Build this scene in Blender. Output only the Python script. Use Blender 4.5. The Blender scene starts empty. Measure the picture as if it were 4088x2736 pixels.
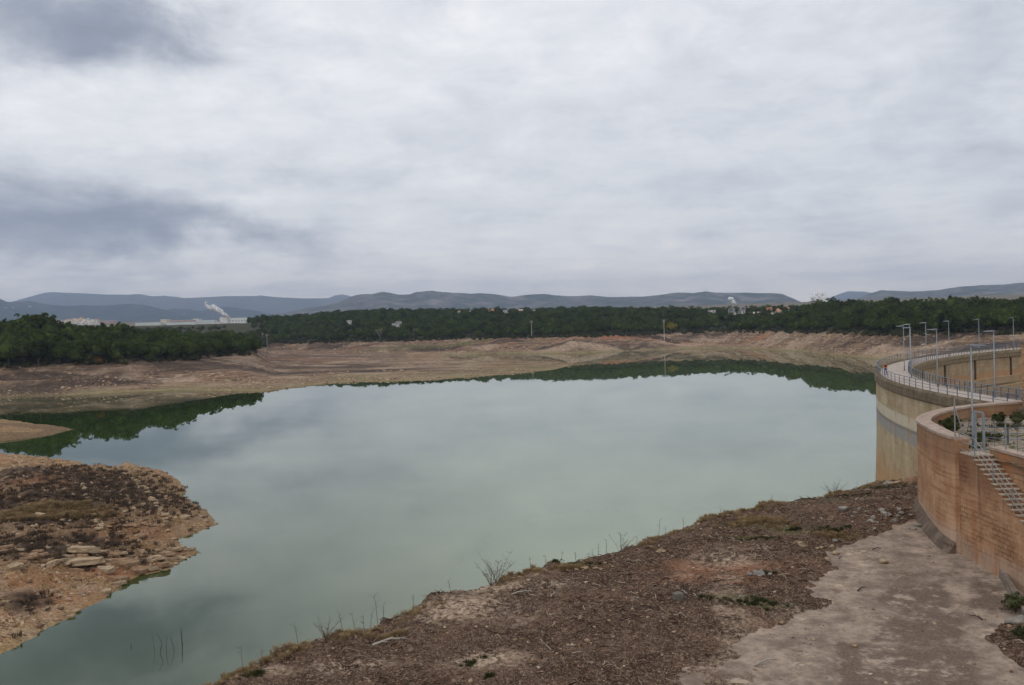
import bpy, bmesh, math, random
import numpy as np
from mathutils import Matrix, Vector
random.seed(7); RNG = np.random.default_rng(7)
scene = bpy.context.scene
C = scene.collection

# ------------------------------------------------------------------ camera
CAMH = 30.0                    # eye height above the water (water is z = 0)
FPX, ROLL, YH = 3975.0, 0.031057, 1286.2
PITCH = math.atan2(1368 - YH, FPX)
cR, sR, cP, sP = math.cos(ROLL), math.sin(ROLL), math.cos(PITCH), math.sin(PITCH)
cam_d = bpy.data.cameras.new('camera'); cam = bpy.data.objects.new('camera', cam_d); C.objects.link(cam)
cam_d.sensor_width = 36.0; cam_d.lens = FPX / 4088 * 36.0
cam_d.clip_start = 0.5; cam_d.clip_end = 80000
vx = Vector((cR, -sR * sP, -sR * cP)); vy = -Vector((-sR, -cR * sP, -cR * cP)); vz = -Vector((0, cP, -sP))
cam.matrix_world = Matrix(((vx.x, vy.x, vz.x, 0), (vx.y, vy.y, vz.y, 0), (vx.z, vy.z, vz.z, CAMH), (0, 0, 0, 1)))
scene.camera = cam

def at(px, py, z=None, D=None):
    """point of the place seen at a spot of the photograph, on the level z or at the depth D"""
    dx, dy = px - 2044, py - 1368
    X = cR * dx - sR * dy; Y = sR * dx + cR * dy
    fw = FPX * cP - Y * sP; dn = Y * cP + FPX * sP
    t = (CAMH - z) / dn if z is not None else D / fw
    return (X * t, fw * t, CAMH - dn * t)
def azel(px, py):
    x, y, z = at(px, py, D=1.0); return math.atan2(x, y), math.atan2(z - CAMH, math.hypot(x, y))
def az_of(px, py=1350): return azel(px, py)[0]

# ------------------------------------------------------------------ node helpers
class NT:
    def __init__(s, tree): s.t = tree; s.n = tree.nodes; s.l = tree.links
    def node(s, typ, ins=None, **props):
        n = s.n.new(typ)
        for k, v in props.items(): setattr(n, k, v)
        for k, v in (ins or {}).items(): s.set(n, k, v)
        return n
    def set(s, n, k, v):
        sock = n.inputs[k]
        if isinstance(v, bpy.types.NodeSocket): s.l.new(v, sock)
        elif isinstance(v, (tuple, list)) and len(v) == 3 and sock.type == 'RGBA': sock.default_value = (*v, 1)
        else: sock.default_value = v
    def math(s, op, a, b=None, clamp=False):
        n = s.n.new('ShaderNodeMath'); n.operation = op; n.use_clamp = clamp
        s.set(n, 0, a)
        if b is not None: s.set(n, 1, b)
        return n.outputs[0]
    def mix(s, f, a, b, blend='MIX'):
        n = s.n.new('ShaderNodeMix'); n.data_type = 'RGBA'; n.blend_type = blend
        s.set(n, 0, f); s.set(n, 6, a); s.set(n, 7, b); return n.outputs[2]
    def noise(s, vec, scale, detail=6, rough=.6, dist=0):
        n = s.node('ShaderNodeTexNoise', {'Scale': scale, 'Detail': detail, 'Roughness': rough, 'Distortion': dist})
        if vec is not None: s.set(n, 'Vector', vec)
        return n.outputs[0]
    def ramp(s, f, lo, hi):
        n = s.node('ShaderNodeMapRange', {'Value': f, 'From Min': lo, 'From Max': hi}); n.clamp = True
        n.interpolation_type = 'SMOOTHSTEP'; return n.outputs[0]
    def scale(s, vec, xyz):
        n = s.node('ShaderNodeMapping', {'Vector': vec}); n.inputs['Scale'].default_value = xyz; return n.outputs[0]
def material(name):
    m = bpy.data.materials.new(name); m.use_nodes = True
    m.node_tree.nodes.clear(); nt = NT(m.node_tree)
    out = nt.node('ShaderNodeOutputMaterial'); return m, nt, out
def bsdf(nt, out, color, rough=.9, bump=None, bstr=.5, bdist=.05, spec=.2, metal=0):
    b = nt.node('ShaderNodeBsdfPrincipled', {'Base Color': color, 'Roughness': rough, 'Specular IOR Level': spec, 'Metallic': metal})
    if bump is not None:
        bn = nt.node('ShaderNodeBump', {'Height': bump, 'Strength': bstr, 'Distance': bdist}); nt.l.new(bn.outputs[0], b.inputs['Normal'])
    nt.l.new(b.outputs[0], out.inputs['Surface']); return b
def geo_pos(nt): return nt.node('ShaderNodeNewGeometry').outputs['Position']
def objc(nt): return nt.node('ShaderNodeTexCoord').outputs['Object']
def uvc(nt): return nt.node('ShaderNodeUVMap').outputs[0]
def attr(nt, name): return nt.node('ShaderNodeAttribute', attribute_name=name).outputs['Fac']
def simple_mat(name, col, rough=.85, var=.25, scale=3.0, metal=0, spec=.2):
    m, nt, out = material(name); p = objc(nt)
    n = nt.noise(p, scale, 6, .65)
    c = nt.mix(nt.ramp(n, .3, .7), tuple(x * (1 - var) for x in col), tuple(min(1, x * (1 + var)) for x in col))
    bsdf(nt, out, c, rough, spec=spec, metal=metal); return m

# ------------------------------------------------------------------ sky: overcast with broken bluish cloud bases
SUN_EL, SUN_ROT = math.radians(48), math.radians(215)
world = bpy.data.worlds.new('World'); scene.world = world; world.use_nodes = True
world.node_tree.nodes.clear(); W = NT(world.node_tree)
wout = W.node('ShaderNodeOutputWorld')
sky = W.node('ShaderNodeTexSky', sky_type='NISHITA', sun_disc=False, sun_elevation=SUN_EL, sun_rotation=SUN_ROT)
dirv = W.node('ShaderNodeTexCoord').outputs['Generated']
sep = W.node('ShaderNodeSeparateXYZ', {0: dirv}); dxs, dys, dzs = sep.outputs
AZ = W.math('ARCTAN2', dxs, dys); EL = W.math('ARCSINE', dzs)
den = W.math('ADD', W.math('MAXIMUM', dzs, 0.0), .09)
plane = W.node('ShaderNodeCombineXYZ', {0: W.math('DIVIDE', dxs, den), 1: W.math('DIVIDE', dys, den), 2: 0.0}).outputs[0]
nw1 = W.noise(plane, 1.1, 5, .6); nw2 = W.noise(W.scale(plane, (1, 1, 1)), 1.7, 5, .6, .4)
wv = W.node('ShaderNodeCombineXYZ', {0: W.math('MULTIPLY', AZ, 5.0), 1: W.math('MULTIPLY', EL, 9.0), 2: 3.1}).outputs[0]
nw3 = W.noise(wv, 1.6, 6, .6, .5); nw4 = W.noise(W.node('ShaderNodeVectorMath', {0: wv, 1: (7.7, 2.2, 1.3)}, operation='ADD').outputs[0], 1.3, 5, .6, .3)
AZw = W.math('ADD', AZ, W.math('MULTIPLY', W.math('SUBTRACT', nw3, .5), .20))
ELw = W.math('ADD', EL, W.math('MULTIPLY', W.math('SUBTRACT', nw4, .5), .12))
# cloud masses: (photo x, photo y, half width, half height in photo px, amount); + brighter, - darker and bluer
BLOBS = [(120, 60, 520, 190, -.50), (480, 110, 330, 180, -.34), (150, 870, 760, 130, -.42), (60, 950, 520, 90, -.26),
         (900, 915, 330, 55, -.28), (600, 1085, 420, 40, -.16), (250, 420, 620, 120, .16), (900, 560, 500, 110, .12),
         (1800, 250, 900, 260, .10), (1050, 790, 200, 55, .16), (2000, 750, 520, 90, .08), (2350, 1000, 700, 110, .08),
         (4000, 150, 420, 260, -.24), (3780, 600, 380, 130, -.08), (3900, 900, 500, 120, -.05), (2900, 420, 500, 90, -.07), (3400, 250, 500, 60, .06),
         (3100, 900, 700, 80, -.03), (1150, 680, 330, 45, -.07), (2690, 950, 60, 28, .10), (1700, 690, 330, 30, -.06), (3820, 555, 60, 28, -.08),
         (300, -900, 1500, 330, -.30), (1700, -500, 1200, 300, -.03), (3300, -900, 1500, 400, .03)]
acc = None
for bx, by, bw, bh, amt in BLOBS:
    a0, e0 = azel(bx, by)
    ux = W.math('DIVIDE', W.math('SUBTRACT', AZw, a0), bw / FPX); uy = W.math('DIVIDE', W.math('SUBTRACT', ELw, e0), bh / FPX)
    q = W.math('ADD', W.math('MULTIPLY', ux, ux), W.math('MULTIPLY', uy, uy))
    g = W.math('MULTIPLY', W.math('POWER', 2.718, W.math('MULTIPLY', q, -1.0)), amt)
    acc = g if acc is None else W.math('ADD', acc, g)
nw5 = W.noise(W.node('ShaderNodeCombineXYZ', {0: W.math('MULTIPLY', AZ, 9.0), 1: W.math('MULTIPLY', EL, 17.0), 2: 1.7}).outputs[0], 1.5, 7, .62, .6)
nw6 = W.noise(W.node('ShaderNodeVectorMath', {0: plane, 1: (3.3, 9.1, 4.0)}, operation='ADD').outputs[0], 3.2, 6, .6, .3)
br = W.math('ADD', acc, .64)
for nn, amp in ((nw1, .18), (nw2, .28), (nw3, .50), (nw5, .42), (nw6, .36)): br = W.math('ADD', br, W.math('MULTIPLY', W.math('SUBTRACT', nn, .5), amp))
cr = W.node('ShaderNodeValToRGB', {'Fac': W.math('ADD', W.math('MULTIPLY', br, .75), .25)}); els = cr.color_ramp.elements
els[0].position = 0.0; els[0].color = (.17, .185, .225, 1); els[1].position = 1.0; els[1].color = (.86, .855, .85, 1)
for p, c in ((.25, (.25, .272, .325)), (.415, (.36, .378, .425)), (.565, (.51, .522, .555)), (.70, (.63, .637, .66)), (.835, (.735, .734, .738))):
    e = els.new(p); e.color = (*c, 1)
elh = W.math('DIVIDE', EL, .06); hz = W.math('MULTIPLY', W.math('POWER', 2.718, W.math('MULTIPLY', W.math('MULTIPLY', elh, elh), -1.0)), 1.05)
hzc = W.node('ShaderNodeVectorMath', {0: (1.15, .95, .75)}, operation='SCALE'); W.l.new(hz, hzc.inputs['Scale'])
crc = W.node('ShaderNodeVectorMath', {0: cr.outputs[0], 1: W.node('ShaderNodeVectorMath', {0: hzc.outputs[0], 1: (1, 1, 1)}, operation='ADD').outputs[0]}, operation='MULTIPLY')
clouds = W.node('ShaderNodeVectorMath', {0: crc.outputs[0]}, operation='SCALE'); clouds.inputs['Scale'].default_value = 13.2
skc = W.mix(.94, sky.outputs[0], clouds.outputs[0])
bg = W.node('ShaderNodeBackground', {'Color': skc, 'Strength': 0.1}); W.l.new(bg.outputs[0], wout.inputs['Surface'])
world.cycles.sampling_method = 'MANUAL'; world.cycles.sample_map_resolution = 512

sun_d = bpy.data.lights.new('sun', 'SUN'); sun = bpy.data.objects.new('sun', sun_d); C.objects.link(sun)
sun_d.energy = 1.0; sun_d.angle = math.radians(25); sun_d.color = (1, .96, .9)
sdir = Vector((math.sin(SUN_ROT) * math.cos(SUN_EL), math.cos(SUN_ROT) * math.cos(SUN_EL), math.sin(SUN_EL)))
sun.rotation_euler = sdir.to_track_quat('Z', 'Y').to_euler()
scene.view_settings.view_transform = 'Standard'; scene.view_settings.look = 'None'
scene.view_settings.exposure = 0.0; scene.view_settings.gamma = 1.0; scene.view_settings.use_curve_mapping = False
scene.cycles.max_bounces = 6; scene.cycles.diffuse_bounces = 2; scene.cycles.glossy_bounces = 3; scene.cycles.volume_bounces = 0
scene.cycles.transparent_max_bounces = 6

# ------------------------------------------------------------------ mesh helpers
class MB:
    def __init__(s): s.v = []; s.f = []; s.uv = None
    def add(s, v, f):
        o = len(s.v); s.v.extend(tuple(map(float, p)) for p in v); s.f.extend(tuple(i + o for i in q) for q in f)
    def box(s, x0, x1, y0, y1, z0, z1, M=None):
        v = [(x0, y0, z0), (x1, y0, z0), (x1, y1, z0), (x0, y1, z0), (x0, y0, z1), (x1, y0, z1), (x1, y1, z1), (x0, y1, z1)]
        if M is not None: v = [tuple(M @ Vector(p)) for p in v]
        s.add(v, [(3, 2, 1, 0), (4, 5, 6, 7), (0, 1, 5, 4), (1, 2, 6, 5), (2, 3, 7, 6), (3, 0, 4, 7)])
    def tube(s, pts, r, n=6, cap=True, sq=False):
        pts = [Vector(p) for p in pts]; rs = r if isinstance(r, (list, tuple)) else [r] * len(pts)
        v = []; f = []
        for i, p in enumerate(pts):
            t = (pts[min(i + 1, len(pts) - 1)] - pts[max(i - 1, 0)]).normalized()
            a = t.cross(Vector((0, 0, 1)));
            if a.length < 1e-3: a = Vector((1, 0, 0))
            a.normalize(); b = t.cross(a)
            for k in range(n):
                th = 2 * math.pi * (k + (.5 if sq else 0)) / n
                v.append(p + (a * math.cos(th) + b * math.sin(th)) * rs[i])
        for i in range(len(pts) - 1):
            for k in range(n):
                f.append((i * n + k, i * n + (k + 1) % n, (i + 1) * n + (k + 1) % n, (i + 1) * n + k))
        if cap: f.append(tuple(range(n))[::-1]); f.append(tuple((len(pts) - 1) * n + k for k in range(n)))
        s.add(v, f)
    def build(s, name, m, parent=None, smooth=False, loc=None):
        me = bpy.data.meshes.new(name); me.from_pydata(s.v, [], s.f); me.update()
        return link(name, me, m, parent, smooth, loc)
def link(name, me, m, parent=None, smooth=False, loc=None):
    if m is not None and not me.materials: me.materials.append(m)
    if smooth: me.shade_smooth()
    o = bpy.data.objects.new(name, me); C.objects.link(o)
    if parent is not None: o.parent = parent
    if loc is not None: o.location = loc
    return o
def np_mesh(name, V, F, m=None):
    """mesh from arrays; F is (n, k) of one face size"""
    me = bpy.data.meshes.new(name); k = F.shape[1]
    me.vertices.add(len(V)); me.vertices.foreach_set('co', np.ascontiguousarray(V, np.float32).ravel())
    me.loops.add(F.size); me.loops.foreach_set('vertex_index', np.ascontiguousarray(F, np.int32).ravel())
    me.polygons.add(len(F)); me.polygons.foreach_set('loop_start', np.arange(0, F.size, k, dtype=np.int32))
    me.update(calc_edges=True)
    if m is not None: me.materials.append(m)
    return me
def fattr(me, name, arr):
    a = me.attributes.new(name, 'FLOAT', 'POINT'); a.data.foreach_set('value', np.ascontiguousarray(arr, np.float32))
def tag(o, label=None, cat=None, group=None, kind=None):
    if label: o['label'] = label
    if cat: o['category'] = cat
    if group: o['group'] = group
    if kind: o['kind'] = kind
    return o
def thing(name, label, cat, loc=(0, 0, 0), rz=0, group=None):
    o = bpy.data.objects.new(name, None); C.objects.link(o); o.location = loc; o.rotation_euler = (0, 0, rz)
    o.empty_display_size = .3
    return tag(o, label, cat, group)
def dup(root, loc, rz=0, label=None, sc=1.0, group=None):
    r = root.copy(); C.objects.link(r); r.location = loc; r.rotation_euler = (0, 0, rz)
    r.scale = (sc,) * 3 if not isinstance(sc, tuple) else sc
    if label: r['label'] = label
    if group: r['group'] = group
    for ch in list(root.children):
        c = ch.copy(); C.objects.link(c); c.parent = r
        for g in list(ch.children):
            d = g.copy(); C.objects.link(d); d.parent = c
    return r

# ------------------------------------------------------------------ value noise on arrays
def hash2(ix, iy, seed):
    h = (ix.astype(np.int64) * 374761393 + iy.astype(np.int64) * 668265263 + seed * 974634721) & 0xFFFFFFFF
    h = ((h ^ (h >> 13)) * 1274126177) & 0xFFFFFFFF
    return ((h ^ (h >> 16)) & 0xFFFFFF) / float(0xFFFFFF)
def vnoise(x, y, seed=0):
    ix = np.floor(x); iy = np.floor(y); fx = x - ix; fy = y - iy
    fx = fx * fx * fx * (fx * (fx * 6 - 15) + 10); fy = fy * fy * fy * (fy * (fy * 6 - 15) + 10)
    a = hash2(ix, iy, seed); b = hash2(ix + 1, iy, seed); c = hash2(ix, iy + 1, seed); d = hash2(ix + 1, iy + 1, seed)
    return (a + (b - a) * fx) * (1 - fy) + (c + (d - c) * fx) * fy
def fbm(x, y, scale, octv=5, seed=0, gain=.5):
    x = np.asarray(x, float) / scale; y = np.asarray(y, float) / scale; s = 0; a = 1; t = 0
    for i in range(octv):
        s = s + a * (vnoise(x * 2 ** i + 17.3 * i, y * 2 ** i - 9.1 * i, seed + i) * 2 - 1); t += a; a *= gain
    return s / t
def sstep(a, b, x): t = np.clip((x - a) / (b - a), 0, 1); return t * t * (3 - 2 * t)

# ------------------------------------------------------------------ lie of the land
def polar(lst):
    r = []
    for px, py in lst:
        x, y, _ = at(px, py, z=0); r.append((math.atan2(x, y), math.hypot(x, y)))
    r.sort(); return np.array(r).T
HZ = lambda px: YH - 0.031 * (px - 2044)
def radial(lst): return np.array(sorted((az_of(p), d) for p, d in lst)).T
A0 = polar([(-900, 1613), (-300, 1598), (0, 1589), (400, 1573), (700, 1561), (1055, 1564), (1222, 1543), (1333, 1533), (1444, 1526), (1721, 1520), (1943, 1503), (2110, 1489), (2221, 1475), (2282, 1461)])
AB = radial([(-900, 6000), (1650, 6000), (1740, 1100), (1800, 850), (1887, 800), (2054, 770), (2210, 720), (2282, 680)])
ACOL = [(-900, [(0, 0), (15, 1.6), (40, 6), (69, 13.2), (165, 31), (260, 32), (600, 20), (5000, 20)]),
        (0, [(0, 0), (15, 1.6), (40, 6), (69, 13.2), (165, 31), (260, 31), (600, 20), (5000, 20)]),
        (500, [(0, 0), (15, 1.5), (35, 6), (62, 13.2), (152, 22.5), (250, 24), (600, 20), (5000, 20)]),
        (1000, [(0, 0), (20, 1.5), (80, 4.2), (160, 8), (225, 13.2), (300, 17), (400, 17), (700, 13), (5000, 15)]),
        (1075, [(0, 0), (20, 1.2), (100, 3), (200, 5), (400, 6.5), (700, 8), (5000, 8)]),
        (1300, [(0, 0), (20, 1.), (100, 2.5), (250, 3.6), (400, 4.6), (1000, 5), (5000, 5)]),
        (1700, [(0, 0), (20, .7), (100, 1.8), (250, 2.5), (340, 2), (5000, 1)]),
        (2282, [(0, 0), (20, .7), (100, 1.6), (300, 1.6), (5000, 1)])]
B0 = radial([(-900, 1130), (1055, 1130), (1400, 1010), (1800, 985), (2300, 903), (2678, 940), (2917, 925), (3050, 880), (3200, 795), (3490, 662), (3800, 625), (4088, 600), (4800, 560)])
BCOL = [(-900, [(0, 3), (30, 6), (70, 14), (320, 40), (450, 40), (900, 34), (9000, 30)]),
        (1055, [(0, 3), (30, 6), (70, 14), (320, 39.5), (450, 40), (900, 34), (9000, 30)]),
        (1500, [(0, 1), (30, 6), (70, 13.3), (400, 45), (520, 46), (900, 36), (9000, 30)]),
        (2000, [(0, 0), (8, 1.2), (30, 6), (70, 13.3), (390, 39), (500, 40), (900, 34), (9000, 30)]),
        (2650, [(0, 0), (8, 1.2), (30, 6), (66, 13.8), (250, 30), (350, 33), (800, 30), (9000, 28)]),
        (3000, [(0, 0), (8, .8), (40, 5), (85, 13.5), (260, 27), (360, 29), (800, 28), (9000, 28)]),
        (3300, [(0, 0), (8, 1.), (35, 6), (72, 13.5), (220, 28), (400, 30), (900, 28), (9000, 28)]),
        (3490, [(0, 0), (8, 1.), (35, 6), (74, 13.7), (200, 25), (400, 27), (900, 28), (9000, 28)]),
        (4088, [(0, 0), (8, 1.), (40, 6), (92, 14.5), (200, 22.5), (350, 24), (900, 24), (9000, 26)]),
        (4800, [(0, 0), (8, 1.), (40, 6), (92, 14.5), (200, 22.5), (350, 24), (900, 24), (9000, 26)])]
def colprof(cols, az, s):
    azs = np.array([az_of(p) for p, _ in cols]); z = np.zeros_like(s)
    prof = [np.interp(s, [q[0] for q in c], [q[1] for q in c], left=-4) for _, c in cols]
    azc = np.clip(az, azs[0], azs[-1] - 1e-6); k = np.clip(np.searchsorted(azs, azc, 'right') - 1, 0, len(cols) - 2)
    t = (azc - azs[k]) / (azs[k + 1] - azs[k]); P = np.stack(prof); idx = np.arange(len(s))
    return P[k, idx] * (1 - t) + P[k + 1, idx] * t
def poly_sd(poly, x, y):
    """signed distance to a polygon, positive inside"""
    d = np.full(x.shape, 1e18); ins = np.zeros(x.shape, bool); n = len(poly)
    for i in range(n):
        ax, ay = poly[i]; bx, by = poly[(i + 1) % n]; ex, ey = bx - ax, by - ay
        t = np.clip(((x - ax) * ex + (y - ay) * ey) / (ex * ex + ey * ey + 1e-12), 0, 1)
        d = np.minimum(d, (x - ax - t * ex) ** 2 + (y - ay - t * ey) ** 2)
        c = ((ay > y) != (by > y)) & (x < (bx - ax) * (y - ay) / (by - ay + 1e-30) + ax); ins ^= c
    d = np.sqrt(d); return np.where(ins, d, -d)
K = .3841
PEN_PX = [(-500, 2960), (0, 2615), (134, 2538), (192, 2511), (288, 2465), (384, 2404), (434, 2376), (495, 2332), (557, 2304), (633, 2283), (680, 2269), (691, 2252), (740, 2230), (779, 2214), (787, 2200), (757, 2187), (718, 2169), (705, 2160),
          (718, 2154), (760, 2138), (806, 2120), (850, 2100), (880, 2091), (857, 2086), (850, 2068), (841, 2052), (815, 2028), (787, 2010), (745, 1990), (737, 1972), (745, 1948), (722, 1925), (653, 1883), (576, 1864), (500, 1845)]
PEN = [at(p[0], p[1], z=0)[:2] for p in PEN_PX] + [at(430, 1835, D=215)[:2], at(300, 1810, D=238)[:2], at(0, 1800, D=250)[:2], at(-600, 1800, D=245)[:2]]
SPIT = [at(*p, z=0)[:2] for p in [(-300, 1790), (0, 1762), (100, 1752), (200, 1738), (290, 1714), (240, 1704), (150, 1694), (60, 1682), (-60, 1672), (-400, 1660)]]
def zbank(y): return np.interp(y, [-200, 0, 45, 66, 78, 90, 105, 122, 140], [9, 10.5, 12.5, 13.6, 14.6, 13.2, 11.3, 9.0, 6.5])
def on_bank(px, py):
    z = 13.0
    for _ in range(12): p = at(px, py, z=z); z = float(zbank(p[1]))
    return p
RIM = [(-220., -160.), (-120., -40.), (-55., 22.)] + [on_bank(a, b)[:2] for a, b in
       [(838, 2736), (1047, 2652), (1291, 2574), (1500, 2504), (1675, 2434), (1849, 2364), (1937, 2329), (2094, 2305), (2268, 2251), (2443, 2202), (2617, 2137), (2826, 2085), (3053, 2041), (3228, 1998), (3402, 1963), (3490, 1940)]] + [(52, 128), (75, 140), (400, 140), (400, -160)]
SLAB_E = [on_bank(2700 + .5924 * a, 1900 + .5924 * b)[:2] for a, b in [(430, 1480), (385, 1411), (300, 1290), (370, 1190), (430, 1100), (560, 1050), (690, 985), (780, 930), (930, 890), (890, 820), (860, 760), (960, 690), (1000, 610), (1030, 520), (1180, 450), (1350, 400), (1500, 330), (1600, 290)]]
SLAB_E.sort(key=lambda p: p[1]); SLX = np.array([p[0] for p in SLAB_E]); SLY = np.array([p[1] for p in SLAB_E])
def slab_edge(y): return np.where(y > SLY[-1], SLX[-1] + (y - SLY[-1]) * .9, np.interp(y, SLY, SLX))
RS = on_bank(4180, 2600)[:2]                     # patch of earth at the right edge of the slab
DC = (197.17, 96.77); RO, RI = 152.1, 147.6; ZC = 20.8   # dam: centre, outer and inner radius, crest
def terrain(x, y, fields=False):
    sh = np.shape(x); x = np.asarray(x, float).ravel(); y = np.asarray(y, float).ravel()
    r = np.hypot(x, y); az = np.arctan2(x, y)
    n1 = fbm(x, y, 60, 5, 3); n2 = fbm(x, y, 9, 4, 11); n3 = fbm(x, y, 2.2, 4, 23)
    # left shore and the long flat spit
    rf = np.interp(az, *A0); rb = np.interp(az, *AB); s = r - rf + n1 * 9 + n2 * 2
    zA = colprof(ACOL, az, s)
    zA = np.where(az > A0[0][-1] , np.minimum(zA, 1.2 - (az - A0[0][-1]) * 900), zA)
    zA = np.minimum(zA, (rb - r + n2 * 6) * .04)
    zA = zA + np.where(s > 0, sstep(0, 40, s) * np.clip(zA / 3.5, .06, 1) * (n1 * 1.2 + n2 * .35 + n3 * .08), 0)
    # far shore and wood
    sB = r - np.interp(az, *B0) + n1 * 22 + n2 * 5
    zB = colprof(BCOL, az, sB) + sstep(0, 30, sB) * (n1 * 1.6 + n2 * .7 + n3 * .1)
    step = .35 * np.sin(2 * np.pi * (np.maximum(zA, zB) + n1) / 1.7)
    far = np.maximum(zA, zB); far = far + np.where((far > .6) & (far < 13), step * .6, 0)
    plain = np.interp(r, [1500, 1800, 2600, 3500, 4600, 6000, 9000, 40000], [-10, 18, 34, 46, 80, 72, 40, 20]) + n1 * 2
    far = np.maximum(far, np.where(np.abs(az) < 1.3, plain, -10)); far = np.maximum(far, np.where((np.abs(az) >= 1.3) & (r > 1500), 20, -10))
    # near peninsula
    zP = np.full(x.shape, -4.0); zS = zP.copy(); sdP = np.full(x.shape, -99.0)
    mk = (r < 470) & (x < 20) & (y > 20)
    if mk.any():
        xx, yy = x[mk], y[mk]; sd = poly_sd(PEN, xx, yy); j = fbm(xx, yy, 3, 4, 5)
        sd2 = sd + j * .9; zz = np.interp(sd2, [-8, 0, 3, 12, 35, 46, 200], [-3.2, 0, .7, 2.8, 6.6, 7.2, 7.4])
        zz += sstep(0, 6, sd2) * (fbm(xx, yy, 14, 4, 6) * .55 + j * .34 + fbm(xx, yy, .8, 3, 9) * .16)
        st = .22 * np.sin(2 * np.pi * (zz + fbm(xx, yy, 8, 3, 31) * .4) / .8); zz += np.where((sd2 > 4) & (zz < 5), st, 0)
        zP[mk] = zz; sdP[mk] = sd2
        sd = poly_sd(SPIT, xx, yy) + j * 1.2; zS[mk] = np.interp(sd, [-6, 0, 4, 14, 60], [-2, 0, .8, 2.0, 3.0]) + np.where(sd > 1, fbm(xx, yy, 4, 4, 8) * .35, 0)
    # foreground bank
    zF = np.full(x.shape, -4.0); sdF = np.full(x.shape, -99.0); soil = np.zeros(x.shape)
    mk = (y < 150) & (x > -230) & (x < 410)
    if mk.any():
        xx, yy = x[mk], y[mk]; sd = poly_sd(RIM, xx, yy); j = fbm(xx, yy, 2.5, 5, 41); j2 = fbm(xx, yy, .5, 3, 47)
        base = zbank(yy); so = slab_edge(yy) - xx
        edge = so + j * 1.5 + j2 * .7
        rise = np.clip(edge * .11, -.16, .30)
        rs = 2.2 - np.hypot(xx - RS[0], (yy - RS[1]) * .6) + j * .8; rise = np.maximum(rise, np.clip(rs * .2, -.16, .45))
        rise = np.where(yy > 80, np.maximum(rise, .1), rise)
        zz = base + rise + np.where(rise > 0, (j * .20 + j2 * .13 + fbm(xx, yy, 7, 3, 51) * .25) * np.clip(rise * 6, 0, 1), 0)
        sd3 = sd + j * .8; zz = np.where(sd3 > 0, zz - .18 * np.exp(-sd3 / 1.2), zz - .18 + sd3 * .75 + j * .3)
        zF[mk] = zz; sdF[mk] = sd3; soil[mk] = rise
    dd = np.hypot(x - DC[0], y - DC[1]); inn = dd < RI - 3
    zF = np.where(inn & (y > 96), np.minimum(np.maximum(zF, 11.5 + n2 * 1.0 + n1 * 2), 15), zF)
    z = np.maximum.reduce([far, zP, zS, zF, np.full(x.shape, -3.0)])
    if not fields: return z.reshape(sh)
    zone = np.argmax(np.stack([far, zP, zS, zF]), 0)
    return z, zone, dict(far=far, sdP=sdP, sdF=sdF, soil=soil, n1=n1, n2=n2, n3=n3, sA=s, sB=sB, az=az, r=r, x=x, y=y, zA=zA, zB=zB)

def gz(x, y): return float(terrain(np.array([x]), np.array([y]))[0])

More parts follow.
